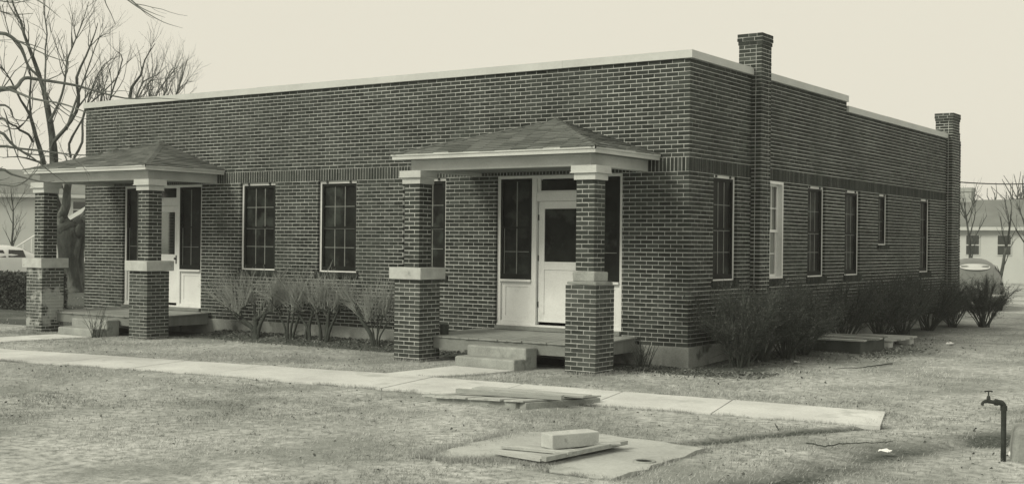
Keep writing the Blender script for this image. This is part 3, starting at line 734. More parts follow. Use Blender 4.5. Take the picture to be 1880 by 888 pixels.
# hatch 1
h = empty('cistern_hatch', (.5, -5.4, 0)); tag(h, 'low concrete curb covered by loose weathered boards, lapping over the near edge of the walk', 'hatch')
off = np.array([.5, -5.4, 0]); A = np.array([.76, -5.80, 0]); bx_ = np.array([-1.50, -.05, 0]); by_ = np.array([.43, 1.0, 0])
mb = MB(); O = A-off+np.array([.03, 0.02, -.1]); n1 = by_/np.linalg.norm(by_)
para(mb, O+np.array([.0, 0, 0]), -n1[[1, 0, 2]]*np.array([1, -1, 1])*.13, by_*1.0, .175, jit=.004); para(mb, O+np.array([-.14, 0, 0]), bx_*.9, by_*.12, .168, jit=.004); para(mb, O+by_*.9+np.array([-.14, 0, 0]), bx_*.9, by_*.1, .17, jit=.004)
mb.build('curb', CONC, h, bevel=.008)
wd = [.27, .22, .26, .24, .25, .2]; s = 0
for i, q in enumerate(wd):
    f0 = s/sum(wd); f1 = (s+q-.012)/sum(wd); s += q
    mb = MB(); o = A-off+bx_*f0+np.array([0, 0, .078+(.005 if i % 2 else 0)-.045*f0])+by_*rng.uniform(-.04, .02)
    para(mb, o, bx_*(f1-f0)+np.array([0, 0, -.045*(f1-f0)]), by_*rng.uniform(1.0, 1.06), .022, jit=.003)
    mb.build('board', WOOD, h)
p, q = on_plane(1031, 734, .105), on_plane(836, 721, .095)
tb = MB(); d_ = q-p; d_ /= np.linalg.norm(d_); nn_ = np.array([d_[1], -d_[0], 0]); nn_ = nn_ if nn_[1] > 0 else -nn_
para(tb, (0, 0, 0), q-p, nn_*.085, .055, jit=.003)
t_ = tb.build('timber', TIMBER, None, bevel=.006); t_.location = p; tag(t_, 'heavy squared timber lying across the loose hatch boards by the walk', 'timber')
pl = MB(); p = on_plane(1087, 729, .10); q = on_plane(870, 712, .10); d_ = q-p; nn_ = np.array([d_[1], -d_[0], 0]); nn_ /= np.linalg.norm(nn_); nn_ = nn_ if nn_[1] < 0 else -nn_
para(pl, (0, 0, 0), d_*.93, nn_*.24, .02, jit=.003); t_ = pl.build('plank', WOODX); t_.location = p+np.array([0, 0, .017]); tag(t_, 'wide pale plank lying along the far side of the boarded hatch, behind the timber', 'plank')
# slab 2: wooden lid, loose strips, cast block, drain hole
P0, P1, P2, P3 = [on_plane(u, v, .03) for u, v in ((900, 834), (1003, 851), (1153, 820), (1050, 808))]
lid = empty('wooden_lid', tuple(P1)); tag(lid, 'flat square wooden lid of old boards on the concrete slab, under the pale block', 'wooden lid')
ex, ey = P0-P1, P2-P1; ez = np.array([0, 0, 1.])
mb = MB(); para(mb, (0, 0, .022), ey*1.0, ex*.09, .04, jit=.003); mb.build('batten', TIMBER, lid)
for i in range(4):
    mb = MB(); para(mb, ex*.11+ey*(i*.245+.005)+ez*(.012+.003*(i % 2)), ey*.235, ex*rng.uniform(.86, .93), .024, jit=.003); mb.build('board', WOODX, lid)
def strip(u0, v0, u1, v1, z, w_, th, label):
    a_, b_ = on_plane(u0, v0, z), on_plane(u1, v1, z); d_ = b_-a_; nn_ = np.array([d_[1], -d_[0], 0]); nn_ /= np.linalg.norm(nn_); nn_ = nn_ if nn_[1] > 0 else -nn_
    mb = MB(); para(mb, (0, 0, 0), d_, nn_*w_, th, jit=.002); o = mb.build('wood_strip', WOODX, None, bevel=.003); o.location = a_; tag(o, label, 'board'); return o
strip(920, 823, 1043, 835, .072, .07, .028, 'long narrow wooden strip lying in front of the pale concrete block')
strip(1090, 817, 1140, 817, .078, .06, .02, 'short wooden strip lying to the right behind the pale concrete block')
b0, b1, b2 = on_plane(1014, 825, .075), on_plane(986, 821, .075), on_plane(1100, 817, .075)
ey = b2-b0; ex = np.array([-ey[1], ey[0], 0]); ex = ex/np.linalg.norm(ex)*.19
mb = MB(); para(mb, (0, 0, 0), ey, ex, .135, jit=.004); bo = mb.build('concrete_block', STONE, None, bevel=.01); bo.location = b0; tag(bo, 'pale rectangular cast concrete block resting on the wooden lid', 'block')
c0 = on_plane(1183, 846, .015); mb = MB(); th = np.arange(20)*2*math.pi/20
mb.add([(c0[0]+.075*math.cos(t), c0[1]+.075*math.sin(t), .0165) for t in th], [tuple(range(20))]); dh = mb.build('drain_hole', BLACK)
mb = MB(); ring = []
for rr, zz in ((.072, .0125), (.078, .024), (.10, .024), (.105, .0125)): ring += [(c0[0]+rr*math.cos(t), c0[1]+rr*math.sin(t), zz) for t in th]
mb.add(ring, [(r_*20+i, r_*20+(i+1) % 20, (r_+1)*20+(i+1) % 20, (r_+1)*20+i) for r_ in range(3) for i in range(20)])
rg = mb.build('drain_ring', CONC); dr = empty('floor_drain', tuple(c0)); tag(dr, 'round dark drain hole in the right part of the nearest concrete slab', 'drain')
for q in (dh, rg): q.parent = dr; q.location = -Vector(c0)

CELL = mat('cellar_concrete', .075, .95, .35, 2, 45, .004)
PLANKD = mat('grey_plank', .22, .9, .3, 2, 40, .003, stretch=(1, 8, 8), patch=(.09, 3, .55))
# cellar box against the side wall
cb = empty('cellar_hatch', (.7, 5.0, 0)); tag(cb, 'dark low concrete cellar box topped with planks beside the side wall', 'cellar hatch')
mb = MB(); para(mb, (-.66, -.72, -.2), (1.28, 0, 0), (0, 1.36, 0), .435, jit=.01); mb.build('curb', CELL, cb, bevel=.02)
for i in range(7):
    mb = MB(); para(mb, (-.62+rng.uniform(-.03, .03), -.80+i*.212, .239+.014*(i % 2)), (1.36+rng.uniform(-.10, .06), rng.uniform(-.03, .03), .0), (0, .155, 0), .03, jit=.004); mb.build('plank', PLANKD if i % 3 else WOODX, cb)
cb2 = empty('cellar_hatch', (.7, 6.8, 0)); tag(cb2, 'lower plank cover on stones, just behind the dark cellar box', 'cellar hatch')
for i in range(4):
    mb = MB(); para(mb, (-.5+rng.uniform(-.05, .05), -.75+i*.4, .13), (1.1+rng.uniform(-.05, .1), .02, 0), (0, .3, 0), .03, jit=.004); mb.build('plank', WOODX, cb2)
for x_, y_ in ((.45, -.6), (.5, .6), (-.3, 0)):
    mb = MB(); para(mb, (x_-.12, y_-.12, -.1), (.24, 0, 0), (0, .26, 0), .225, jit=.03); mb.build('stone', STONE, cb2, bevel=.03)

# rocks, paper, lump
def rock(loc, r, sc, mt, label, cat, name='rock'):
    import bmesh
    bm = bmesh.new(); bmesh.ops.create_icosphere(bm, subdivisions=2, radius=r)
    for v in bm.verts:
        q = v.co; k = 1+.22*math.sin(q.x/r*3.1+loc[0]*7)*math.cos(q.y/r*2.7+loc[1]*3)+.12*math.sin(q.z/r*5)+random.uniform(-.03, .03)
        v.co = Vector((q.x*k*sc[0], q.y*k*sc[1], max(q.z*k*sc[2], -.4*r)))
    me = bpy.data.meshes.new(name); bm.to_mesh(me); bm.free(); me.materials.append(mt); o = bpy.data.objects.new(name, me); col.objects.link(o); o.location = loc
    if label: tag(o, label, cat)
    return o
p = on_plane(1893, 842, 0); lm = MB(); lm.obox((0, 0, .1), (1, .35, .08), (-.35, 1, .0), (0, -.1, 1), .34, .4, .42, 0, .04); lo_ = lm.build('concrete_lump', CONC, None, bevel=.05); lo_.location = (p[0], p[1], 0); tag(lo_, 'large pale concrete lump at the right edge beside the water pipe', 'rock')
p = on_plane(1861, 840, 0); rock((p[0], p[1], .03), .05, (1, 1, .9), WHITE, 'fist-sized white rock between the water pipe and the large lump', 'rock')
def scrap(u, v, s, label):
    p = on_plane(u, v, .03); mb = MB(); g = 5; V = [((i/4-.5)*s+rng.normal(0, s*.05), (j/4-.5)*s*.8+rng.normal(0, s*.05), abs(rng.normal(.0, s*.12))) for i in range(g) for j in range(g)]
    V2 = [(x, y, z-.002) for x, y, z in V]
    mb.add(V, [(i*g+j, i*g+j+1, (i+1)*g+j+1, (i+1)*g+j) for i in range(g-1) for j in range(g-1)])
    o = mb.build('paper_scrap', PAPER); o.location = p; tag(o, label, 'paper scrap')
scrap(1625, 828, .11, 'crumpled white paper scrap on the grass left of the water pipe')
scrap(992, 706, .035, 'tiny white paper scrap on the grass behind the boarded hatch')
scrap(1744, 631, .14, 'pale paper scrap on the lawn past the cellar planks')
scrap(1464, 664, .09, 'small pale paper scrap on the dirt under the side shrubs')
def stick(pts, r, label, z=.025):
    P = np.array([on_plane(u, v, z) for u, v in pts]); t = np.linspace(0, 1, len(P)); tt = np.linspace(0, 1, 24)
    Q = np.stack([np.interp(tt, t, P[:, k]) for k in range(3)], -1)+rng.normal(0, .004, (24, 3)); mb = MB(); mb.tube(Q-P[0], np.linspace(r, r*.4, 24), 5); o = mb.build('fallen_stick', BARK2); o.location = P[0]; tag(o, label, 'stick')
stick([(1481, 812), (1500, 816), (1518, 818), (1545, 813), (1570, 812), (1600, 812), (1640, 809)], .008, 'long thin wavy stick lying on the lawn left of the water pipe', .04)
stick([(1638, 666), (1612, 670), (1585, 674), (1530, 676)], .012, 'pale stick with a dark end lying on the lawn beyond the cellar box')
stick([(1424, 778), (1430, 790)], .006, 'short twig stuck beside the end of the front walk', .05)
# scattered rubble at the cellar box: crumbs nobody counts
mb = MB()
for i in range(420):
    x_, y_ = 1.35+abs(rng.normal(0, .45)), 5.0+rng.normal(0, 1.0); s_ = rng.uniform(.008, .035); z_ = float(gz(np.array([x_]), np.array([y_]))[0])
    if x_ < 1.34: continue
    mb.obox((x_, y_, z_+s_*.3), rng.normal(0, 1, 3), np.cross(rng.normal(0, 1, 3), (0, 0, 1)), (0, 0, 1), s_*1.6, s_, s_*.6, rng.random(), s_*.2)
for i in range(500):
    x_, y_ = rng.uniform(-4.2, 1.1), -rng.uniform(.1, 1.4); s_ = rng.uniform(.006, .02); z_ = float(gz(np.array([x_]), np.array([y_]))[0])
    if -3.9 < x_ < -.9: continue
    mb.obox((x_, y_, z_+s_*.3), rng.normal(0, 1, 3), np.cross(rng.normal(0, 1, 3), (0, 0, 1)), (0, 0, 1), s_*1.6, s_, s_*.6, rng.random(), s_*.2)
tag(mb.build('rubble', mat('rubble', .07, .95, .2, shade=True, v2=.33)), 'loose crumbs of rubble and dirt beside the cellar box and wall foot', 'rubble', kind='stuff')
# dead leaves and clods in the beds along the wall
mb = MB()
for i in range(6800):
    if i > 5200: x_, y_ = rng.uniform(-11, 7.5), rng.uniform(-10, -2.2)
    elif rng.random() < .45: x_, y_ = rng.uniform(-10.9, -4.3), -abs(rng.normal(0, .45))-.04
    elif rng.random() < .5: x_, y_ = .08+abs(rng.normal(0, .7)), rng.uniform(-.9, 9)
    else: x_, y_ = rng.uniform(-.85, 1.6), -abs(rng.normal(0, .6))-.04
    z_ = float(gz(np.array([x_]), np.array([y_]))[0]); s_ = rng.uniform(.012, .035)*(.7 if i > 5200 else 1)
    if i > 5200 and inside(np.array([x_]), np.array([y_]), WALK_TOP+WALK_BOT)[0] and rng.random() < .9: continue
    a_ = rng.normal(0, 1, 3); a_[2] *= .4; a_ /= np.linalg.norm(a_); b_ = np.cross(a_, rng.normal(0, .5, 3)+(0, 0, 1)); b_ /= np.linalg.norm(b_); c_ = np.array([x_, y_, z_+.01])
    mb.add([c_-a_*s_, c_+b_*s_*.5, c_+a_*s_, c_-b_*s_*.5+np.array([0, 0, .01])], [(0, 1, 2, 3)], rng.random())
tag(mb.build('leaf_litter', mat('leaf_litter', .04, .95, .2, shade=True, v2=.22)), 'dark dead leaves and clods in the bed along the wall foot', 'leaf litter', kind='stuff')

# ------------------------------------------------------------ water pipe with tap
sp = empty('water_tap', (0, 0, 0)); d = 11.47
g0 = on_plane(1842, 845, 0); r_ = rt.copy(); r_[2] = 0; r_ /= np.linalg.norm(r_)
sp.location = g0; H = .535
tag(sp, 'rusty upright water pipe with a bent arm and tap standing on the lawn', 'water tap')
arm = -r_*.9+np.array([-.1, -.25, 0]); arm /= np.linalg.norm(arm)
pth = [(0, 0, -.1), (.0, 0, .2), (0, 0, H-.045)] + [tuple(np.array([0, 0, H-.045])+arm*.045*(1-math.cos(t))+np.array([0, 0, .045*math.sin(t)])) for t in np.linspace(.3, math.pi/2, 5)] + [tuple(arm*.11+np.array([0, 0, H+.004])), tuple(arm*.15+np.array([0, 0, H+.012]))]
mb = MB(); mb.tube(pth, [.025, .0245, .0245]+[.026]*5+[.018, .018], 12); mb.build('pipe', IRON, sp, smooth=True)
mb = MB(); mb.tube([(0, 0, H-.075), (0, 0, H-.03)], [.031, .031], 12); mb.tube([tuple(arm*.06+np.array([0, 0, H])), tuple(arm*.085+np.array([0, 0, H+.003]))], [.03, .03], 12); mb.build('elbow_collar', IRON, sp)
q = arm*.15+np.array([0, 0, H+.012]); zz = np.array([0, 0, 1.])
mb = MB(); mb.tube([q, q+arm*.03, q+arm*.055-zz*.012, q+arm*.062-zz*.04], [.018, .016, .013, .015], 10); mb.tube([q-zz*.01, q+zz*.035, q+zz*.05], [.018, .017, .011], 10); mb.build('tap_body', IRON, sp)
mb = MB(); mb.tube([q+zz*.04, q+zz*.09], [.006, .006], 8); mb.tube([q+zz*.088-arm*.036, q+zz*.092-arm*.02, q+zz*.09, q+zz*.092+arm*.02, q+zz*.088+arm*.036], [.009, .006, .009, .006, .009], 8); mb.build('tap_handle', IRON, sp)

# ------------------------------------------------------------ plants
def smooth_path(P, k=4):
    P = np.asarray(P, float)
    if len(P) < 3: return P
    out = []
    Q = np.vstack([2*P[0]-P[1], P, 2*P[-1]-P[-2]])
    for i in range(1, len(Q)-2):
        for t in np.arange(k)/k:
            out.append(.5*((2*Q[i])+(-Q[i-1]+Q[i+1])*t+(2*Q[i-1]-5*Q[i]+4*Q[i+1]-Q[i+2])*t*t+(-Q[i-1]+3*Q[i]-3*Q[i+1]+Q[i+2])*t**3))
    out.append(P[-1]); return np.array(out)
def resample(P, st):
    P = np.asarray(P, float); out = [P[0]]
    for a, b in zip(P[:-1], P[1:]):
        k = max(1, int(round(np.linalg.norm(b-a)/st)))
        for j in range(1, k+1): out.append(a+(b-a)*j/k)
    return np.array(out)
def wander(p, d, ln, n, wob, upw, g):
    P = [np.array(p, float)]; d = np.array(d, float); d /= np.linalg.norm(d)
    for i in range(n):
        d = d+g.normal(0, wob, 3)+np.array([0, 0, upw]); d /= np.linalg.norm(d); P.append(P[-1]+d*ln/n)
    return np.array(P)
def sprout(mb, P, rad, g, level, spec):
    """side branches along path P. spec: list of per-level dicts"""
    if level >= len(spec): return
    s = spec[level]; L = np.concatenate([[0], np.cumsum(np.linalg.norm(np.diff(P, axis=0), axis=1))]); tot = L[-1]
    n = max(1, int(g.poisson(s['n']*(tot if s.get('per_m') else 1))))
    for t in np.sort(g.uniform(s.get('from', .2), 1, n)):
        q = np.array([np.interp(t*tot, L, P[:, k]) for k in range(3)]); i = min(int(np.searchsorted(L, t*tot)), len(P)-1); i = max(i, 1)
        T = P[i]-P[i-1]; T /= np.linalg.norm(T)+1e-9
        rr = np.interp(t*tot, L, rad)
        v = g.normal(0, 1, 3); v -= T*np.dot(v, T); v /= np.linalg.norm(v)
        d = T*math.cos(s['ang'])+v*math.sin(s['ang'])+np.array([0, 0, s.get('up0', .2)])
        ln = s['len']*g.uniform(.5, 1.25)*(1-.45*t)
        k = s.get('seg', 5); Q = wander(q, d, ln, k, s['wob'], s['up'], g); r1 = min(rr*.65, s['r']*g.uniform(.7, 1.2))
        R_ = np.linspace(r1, r1*s.get('tip', .3), k+1); mb.tube(Q, R_, s.get('sides', 4), g.random(), cap=False); sprout(mb, Q, R_, g, level+1, spec)

# big gnarled tree far left, beyond the building
def limb(px, rad, d0=45., dd=0.):
    n_ = len(px); P = np.array([pt(u, v, d0+dd*(i/(n_-1))) for i, (u, v) in enumerate(px)]); P = resample(P, .8); P[1:] += g.normal(0, .045, P[1:].shape); P = smooth_path(P, 2)
    return P, np.interp(np.linspace(0, 1, len(P)), np.linspace(0, 1, len(rad)), rad)
tr = empty('bare_tree', tuple(pt(132, 545, 45))); tag(tr, 'big gnarled bare tree with a stout forked trunk, seen behind the far left porch', 'tree')
toff = np.array(tr.location)
g = np.random.default_rng(11)
trunk = MB(); crown = MB()
limbs = [
 ([(132, 552), (128, 520), (127, 480), (126, 447), (124, 425)], [.52, .34, .32, .42, .46], 0),
 ([(126, 430), (114, 408), (106, 380), (101, 350), (97, 318), (97, 290), (93, 250), (88, 200), (80, 160), (67, 112), (45, 67), (26, 12), (15, -30)], [.42, .34, .24, .20, .19, .19, .16, .13, .11, .09, .065, .04, .02], 1.5),
 ([(124, 430), (140, 420), (153, 405), (172, 375), (190, 330), (212, 280), (232, 220), (246, 165), (266, 108), (285, 80)], [.42, .30, .26, .22, .18, .14, .11, .08, .05, .02], 3),
 ([(112, 400), (117, 375), (124, 350), (130, 320), (136, 290)], [.18, .16, .13, .11, .10], 0),
 ([(102, 350), (86, 330), (75, 292), (66, 250), (56, 214), (38, 186), (20, 150), (0, 118)], [.20, .17, .16, .13, .10, .07, .05, .03], -3),
 ([(97, 275), (99, 258), (122, 238), (138, 205), (142, 175), (144, 149), (158, 103), (174, 62), (180, 40)], [.15, .14, .12, .11, .10, .085, .06, .035, .02], -2),
 ([(90, 225), (105, 190), (118, 155), (124, 115), (130, 90), (150, 45), (158, 5)], [.10, .08, .07, .06, .05, .035, .02], 2),
 ([(86, 200), (85, 150), (84, 110), (85, 60), (86, 10), (84, -40)], [.08, .06, .055, .045, .03, .02], 3),
 ([(57, 215), (55, 180), (56, 130), (40, 90), (24, 60), (10, 10)], [.07, .06, .05, .04, .03, .02], -4),
 ([(122, 238), (140, 190), (150, 150), (168, 108), (186, 68), (200, 60)], [.09, .075, .06, .045, .03, .015], 3),
 ([(155, 402), (180, 380), (220, 330), (265, 270), (290, 215), (306, 165), (312, 125)], [.2, .17, .14, .11, .08, .05, .02], 6),
 ([(220, 330), (260, 300), (300, 250), (322, 190), (338, 145), (342, 110)], [.12, .10, .08, .06, .04, .02], 3),
 ([(190, 330), (192, 260), (196, 200), (212, 160), (222, 110), (215, 95)], [.12, .10, .08, .06, .04, .02], -3),
 ([(232, 220), (246, 180), (262, 150), (290, 138), (306, 122)], [.07, .06, .045, .03, .015], 2),
 ([(136, 290), (148, 262), (152, 230), (158, 200), (176, 178), (206, 150), (222, 128)], [.09, .08, .07, .06, .05, .035, .015], 1),
 ([(200, 320), (228, 240), (248, 190), (262, 160), (280, 150), (300, 142)], [.1, .08, .06, .045, .03, .012], 5),
 ([(215, 330), (250, 250), (284, 180), (298, 160), (318, 132), (322, 120)], [.1, .08, .06, .045, .03, .012], 4),
 ([(190, 330), (185, 250), (180, 190), (192, 160), (200, 135), (212, 112)], [.1, .08, .06, .045, .03, .012], 2),
 ([(240, 300), (290, 240), (318, 180), (335, 160), (352, 150)], [.09, .07, .05, .03, .012], 6),
 ([(60, 260), (40, 235), (22, 222), (0, 200)], [.09, .07, .05, .02], -4),
 ([(80, 300), (55, 300), (30, 285), (5, 290)], [.08, .06, .04, .02], -3),
 ([(130, 288), (128, 262), (140, 240), (155, 215), (160, 190), (190, 120), (215, 108)], [.09, .08, .065, .05, .045, .03, .015], -1),
]
spec = [dict(n=2.3, per_m=True, ang=.65, len=2.1, r=.028, wob=.10, up=.10, up0=.3, sides=4, seg=7, tip=.3), dict(n=2.6, per_m=True, ang=.6, len=1.05, r=.013, wob=.16, up=.08, up0=.15, sides=3, seg=4, tip=.5), dict(n=1.2, per_m=True, ang=.6, len=.35, r=.009, wob=.15, up=.05, sides=3, seg=3, tip=.6)]
base_d = 45
starts = {}
for i, (px, rad, dd) in enumerate(limbs):
    P, R_ = limb(px, rad, base_d, dd)
    if i > 3: R_ = R_*.56
    elif i in (1, 2): R_ = R_*np.interp(np.linspace(0, 1, len(R_)), [0, .25, .5, 1], [1, .85, .7, .6])
    if i < 3: R_ = R_*(1+g.normal(0, .05, len(R_)))
    (trunk if i < 4 else crown).tube(P-toff, R_, 10 if i < 5 else 6, 0, cap=True)
    if i >= 1: sprout(crown, (P-toff)[len(P)//5:], R_[len(P)//5:], g, 0, spec)
P, R_ = limb([(147, 545), (146, 500), (144, 460), (150, 428)], [.24, .16, .17, .24], 45.6, 0); trunk.tube(P-toff, R_, 9)
bt = trunk.build('trunk', BARK, tr, smooth=True); bc = crown.build('crown', mat('far_branch_bark', .085, .95, .3, 3, 25, .003), tr)
for (u, v, r) in ((122, 524, .16), (134, 470, .12), (118, 432, .2), (144, 424, .2), (112, 405, .12)):
    c_ = pt(u, v, 44.75)-toff; r *= .8; ku = MB(); c_ = c_+np.array([fw[0], fw[1], 0])*.12; ku.tube([c_-[0, 0, r*1.6], c_-[0, 0, r*.8], c_, c_+[0, 0, r*.8], c_+[0, 0, r*1.6]], [r*.3, r*.9, r, r*.85, r*.25], 8); ku.build('burl', BARK, tr, smooth=True)

# nearer tree just outside the left edge; its low boughs reach in front of the far porch
nt2 = empty('bare_tree', (-9.7, -8.3, 0)); tag(nt2, 'nearer bare tree at the left edge, thin boughs reaching in across the far left porch', 'tree'); noff = np.array([-9.7, -8.3, 0.])
trunk = MB(); crown = MB(); g = np.random.default_rng(23)
T0 = [np.array(q) for q in ((-9.7, -8.3, -.2), (-9.68, -8.25, .8), (-9.8, -8.1, 2.2), (-9.6, -8.2, 3.6), (-9.7, -8.4, 5.2), (-9.5, -8.2, 7.2), (-9.3, -8.3, 9.2))]
Pt = smooth_path(T0, 4); Rt = np.interp(np.linspace(0, 1, len(Pt)), [0, .1, .5, 1], [.30, .22, .16, .05]); trunk.tube(Pt-noff, Rt, 12)
def bough(h, px, d0, d1, rad):
    st = np.array([np.interp(h, Pt[:, 2], Pt[:, k]) for k in range(3)]); n_ = len(px)
    P = np.array([st]+[pt(u, v, d0+(d1-d0)*i/(n_-1)) for i, (u, v) in enumerate(px)]); L0 = np.concatenate([[0], np.cumsum(np.linalg.norm(np.diff(P, axis=0), axis=1))]); P = resample(P, .35); Pj = P+g.normal(0, .012, P.shape); Pj[0] = P[0]; L1 = np.concatenate([[0], np.cumsum(np.linalg.norm(np.diff(P, axis=0), axis=1))]); P = smooth_path(Pj, 3); L1 = np.interp(np.linspace(0, 1, len(P)), np.linspace(0, 1, len(L1)), L1)
    R_ = np.interp(L1, L0, np.interp(np.linspace(0, 1, len(L0)), np.linspace(0, 1, len(rad)), rad)); R_ = R_*.8; crown.tube(P-noff, R_, 7); sprout(crown, (P-noff)[len(P)//4:], R_[len(P)//4:], g, 0, spec2)
spec2 = [dict(n=.75, per_m=True, ang=.6, len=1.0, r=.010, wob=.12, up=.02, up0=-.05, sides=4, seg=6, tip=.35), dict(n=2.0, per_m=True, ang=.6, len=.4, r=.0045, wob=.15, up=.0, up0=0, sides=3, seg=4, tip=.5)]
bough(3.3, [(0, 165), (30, 163), (45, 148), (75, 146), (130, 154), (170, 165), (230, 179), (290, 183), (345, 184)], 18.4, 19.6, [.06, .045, .036, .033, .028, .021, .015, .009, .004])
bough(3.0, [(0, 160), (28, 170), (60, 182), (110, 190), (150, 205), (190, 222), (235, 245)], 18.2, 17.6, [.05, .03, .024, .018, .012, .008, .004])
bough(4.2, [(0, 62), (25, 72), (42, 92), (52, 122), (70, 142), (84, 165), (100, 190), (130, 215), (165, 235)], 18.0, 18.6, [.045, .033, .03, .026, .022, .018, .013, .008, .003])
bough(2.4, [(0, 245), (20, 262), (45, 280), (65, 292), (95, 318), (130, 345)], 18.4, 19, [.05, .03, .025, .02, .014, .008, .004])
bough(2.5, [(0, 272), (35, 274), (70, 276), (110, 280), (155, 286), (200, 278), (260, 262)], 18.6, 19.4, [.045, .024, .02, .016, .012, .007, .003])
bough(2.0, [(0, 312), (20, 318), (50, 328), (80, 335), (100, 330)], 18.4, 18.8, [.045, .024, .018, .01, .004])
bough(2.2, [(0, 338), (30, 340), (55, 325), (75, 300)], 18.2, 18.0, [.04, .02, .013, .005])
bough(2.7, [(0, 218), (15, 232), (22, 262), (40, 300), (62, 332)], 18.8, 18.8, [.04, .022, .014, .008, .004])
bough(3.1, [(0, 192), (20, 200), (30, 220), (60, 225), (75, 240)], 19.2, 19.6, [.04, .018, .012, .008, .003])
bough(5.2, [(20, -25), (55, -8), (80, 10), (100, 24), (112, 32)], 17.5, 17, [.05, .02, .012, .007, .003])
bough(5.4, [(150, -60), (200, -30), (235, 0), (262, 18), (298, 40), (335, 55)], 17, 16.6, [.05, .025, .016, .011, .007, .002])
bough(5.3, [(160, -50), (215, -20), (250, 8), (275, 24), (300, 32)], 17.2, 16.9, [.05, .02, .012, .008, .002])
trunk.build('trunk', BARK, nt2, smooth=True); crown.build('crown', mat('bough_bark', .15, .95, .3, 5, 30, .002), nt2)

# generic young bare tree
def young_tree(base, H, r, seed, label, group=None, lean=(0, 0)):
    g = np.random.default_rng(seed); e = empty('bare_tree', base); tag(e, label, 'tree', group); r *= .7
    tk = MB(); cr = MB(); P = wander((0, 0, -.2), (lean[0], lean[1], 1), H, 9, .06, .1, g); R_ = np.linspace(r, r*.2, len(P)); tk.tube(P, R_, 7)
    sp_ = [dict(n=H*3.2, ang=.7, len=H*.5, r=r*.3, wob=.08, up=.10, up0=.3, seg=6, sides=4, **{'from': .28}), dict(n=3.4, per_m=True, ang=.55, len=H*.2, r=r*.13, wob=.12, up=.06, sides=3, seg=4, tip=.4), dict(n=2., per_m=True, ang=.6, len=H*.08, r=r*.13, wob=.12, up=.05, sides=3, seg=3, tip=.5)]
    sprout(cr, P, R_, g, 0, sp_); tk.build('trunk', BARK, e, smooth=True); cr.build('crown', BARK2, e); return e
young_tree(tuple(pt(1783, 500, 54)*np.array([1, 1, 0])), 4.4, .14, 31, 'leftmost of the young bare trees before the pale house, right behind the parked car')
young_tree(tuple(pt(1834, 500, 54)*np.array([1, 1, 0])), 4.2, .14, 32, 'slim young bare tree right of the parked car, before the pale house')
young_tree(tuple(pt(1890, 500, 54)*np.array([1, 1, 0])), 4.8, .14, 33, 'young bare tree half cut by the right edge of the view', lean=(-.12, 0))
young_tree(tuple(on_plane(19, 500, 0)), 4.8, .13, 35, 'slender straight bare tree in front of the pale two storey house')

# pruned shrubs under the front windows
def pruned_shrub(base, seed, label, stems, spread, ht, ntw, lean=0.):
    g = np.random.default_rng(seed); e = empty('pruned_shrub', base); tag(e, label, 'shrub', 'pruned shrubs under the front windows')
    st = MB(); tw = MB(); heads = []
    for (bx0, dx, dy, hh, r) in stems:
        P = smooth_path(np.array([(bx0, 0, -.05), (bx0+dx*.2+g.normal(0, .02), dy*.3, hh*.35), (bx0+dx*.7, dy*.7, hh*.7), (bx0+dx, dy, hh)]), 4)
        r *= .9; R_ = np.linspace(r, r*.6, len(P))*(1+g.normal(0, .10, len(P))); st.tube(P, R_, 8)
        for k in range(g.integers(3, 5)):
            a = g.uniform(0, 6.283); ln = g.uniform(.14, .38); i = g.integers(len(P)*2//3, len(P)); Q = wander(P[i], (math.cos(a)*1.1, math.sin(a)*.6, .45), ln, 4, .25, .1, g); st.tube(Q, np.linspace(r*.5, r*.2, 5), 6); heads.append(Q)
            if g.random() < .6:
                a += g.uniform(-1, 1); Q2 = wander(Q[2], (math.cos(a), math.sin(a)*.6, .6), ln*.8, 3, .25, .1, g); st.tube(Q2, np.linspace(r*.33, r*.18, 4), 5); heads.append(Q2)
    for i in range(ntw):
        Q = heads[g.integers(len(heads))]; q = Q[g.integers(1, len(Q))]; off_ = q[0]-np.mean([h_[-1][0] for h_ in heads])
        d = np.array([off_*1.8*spread+g.normal(0, .5)+lean, g.normal(-.05, .45), 1.0]); ln = g.uniform(.35, 1)*ht*(1.15 if g.random() < .85 else 1.25)
        T = wander(q, d, ln, 5, .09, .06, g); tw.tube(T, np.linspace(.0052, .0026, 6), 3, g.random(), cap=False)
        for _k in range(g.integers(0, 3)):
            T2 = wander(T[g.integers(1, 4)], d+g.normal(0, .45, 3), ln*.5, 3, .08, .08, g); tw.tube(T2, np.linspace(.003, .0018, 4), 3, g.random(), cap=False)
    st.build('stem', BARK2, e, smooth=True); tw.build('twigs', TWIG, e); return e
gl = lambda x, y: (x, y, float(gz(np.array([x]), np.array([y]))[0]))
pruned_shrub(gl(-9.03, -.62), 41, 'widest pruned shrub, on one stout trunk, right of the far left porch', [(0, -.05, 0, .42, .085), (0, -.42, -.1, .5, .05), (.02, .2, .02, .58, .045), (-.03, -.62, .05, .40, .022), (0, -.8, -.05, .55, .02), (.01, -.2, .1, .62, .04)], 1.2, .68, 300, -.12)
pruned_shrub(gl(-8.35, -.50), 42, 'tall thin stemmed pruned shrub between the two left front windows', [(0, -.28, 0, .62, .028), (.03, .02, .05, .78, .028), (.10, .10, 0, .60, .03), (.14, .28, 0, .7, .03)], .9, .5, 220)
pruned_shrub(gl(-7.75, -.48), 43, 'pruned shrub with crossing stems left of the middle front window', [(.0, -.34, 0, .60, .036), (.02, .03, .02, .72, .03), (.28, -.14, 0, .66, .04), (-.1, .12, .05, .6, .03)], .9, .5, 190)
pruned_shrub(gl(-7.30, -.52), 44, 'pruned shrub with a thick slanting stem under the middle front window', [(0, .08, 0, .6, .045), (.02, .30, .02, .70, .035), (.0, .05, .06, .74, .03)], .9, .55, 190)
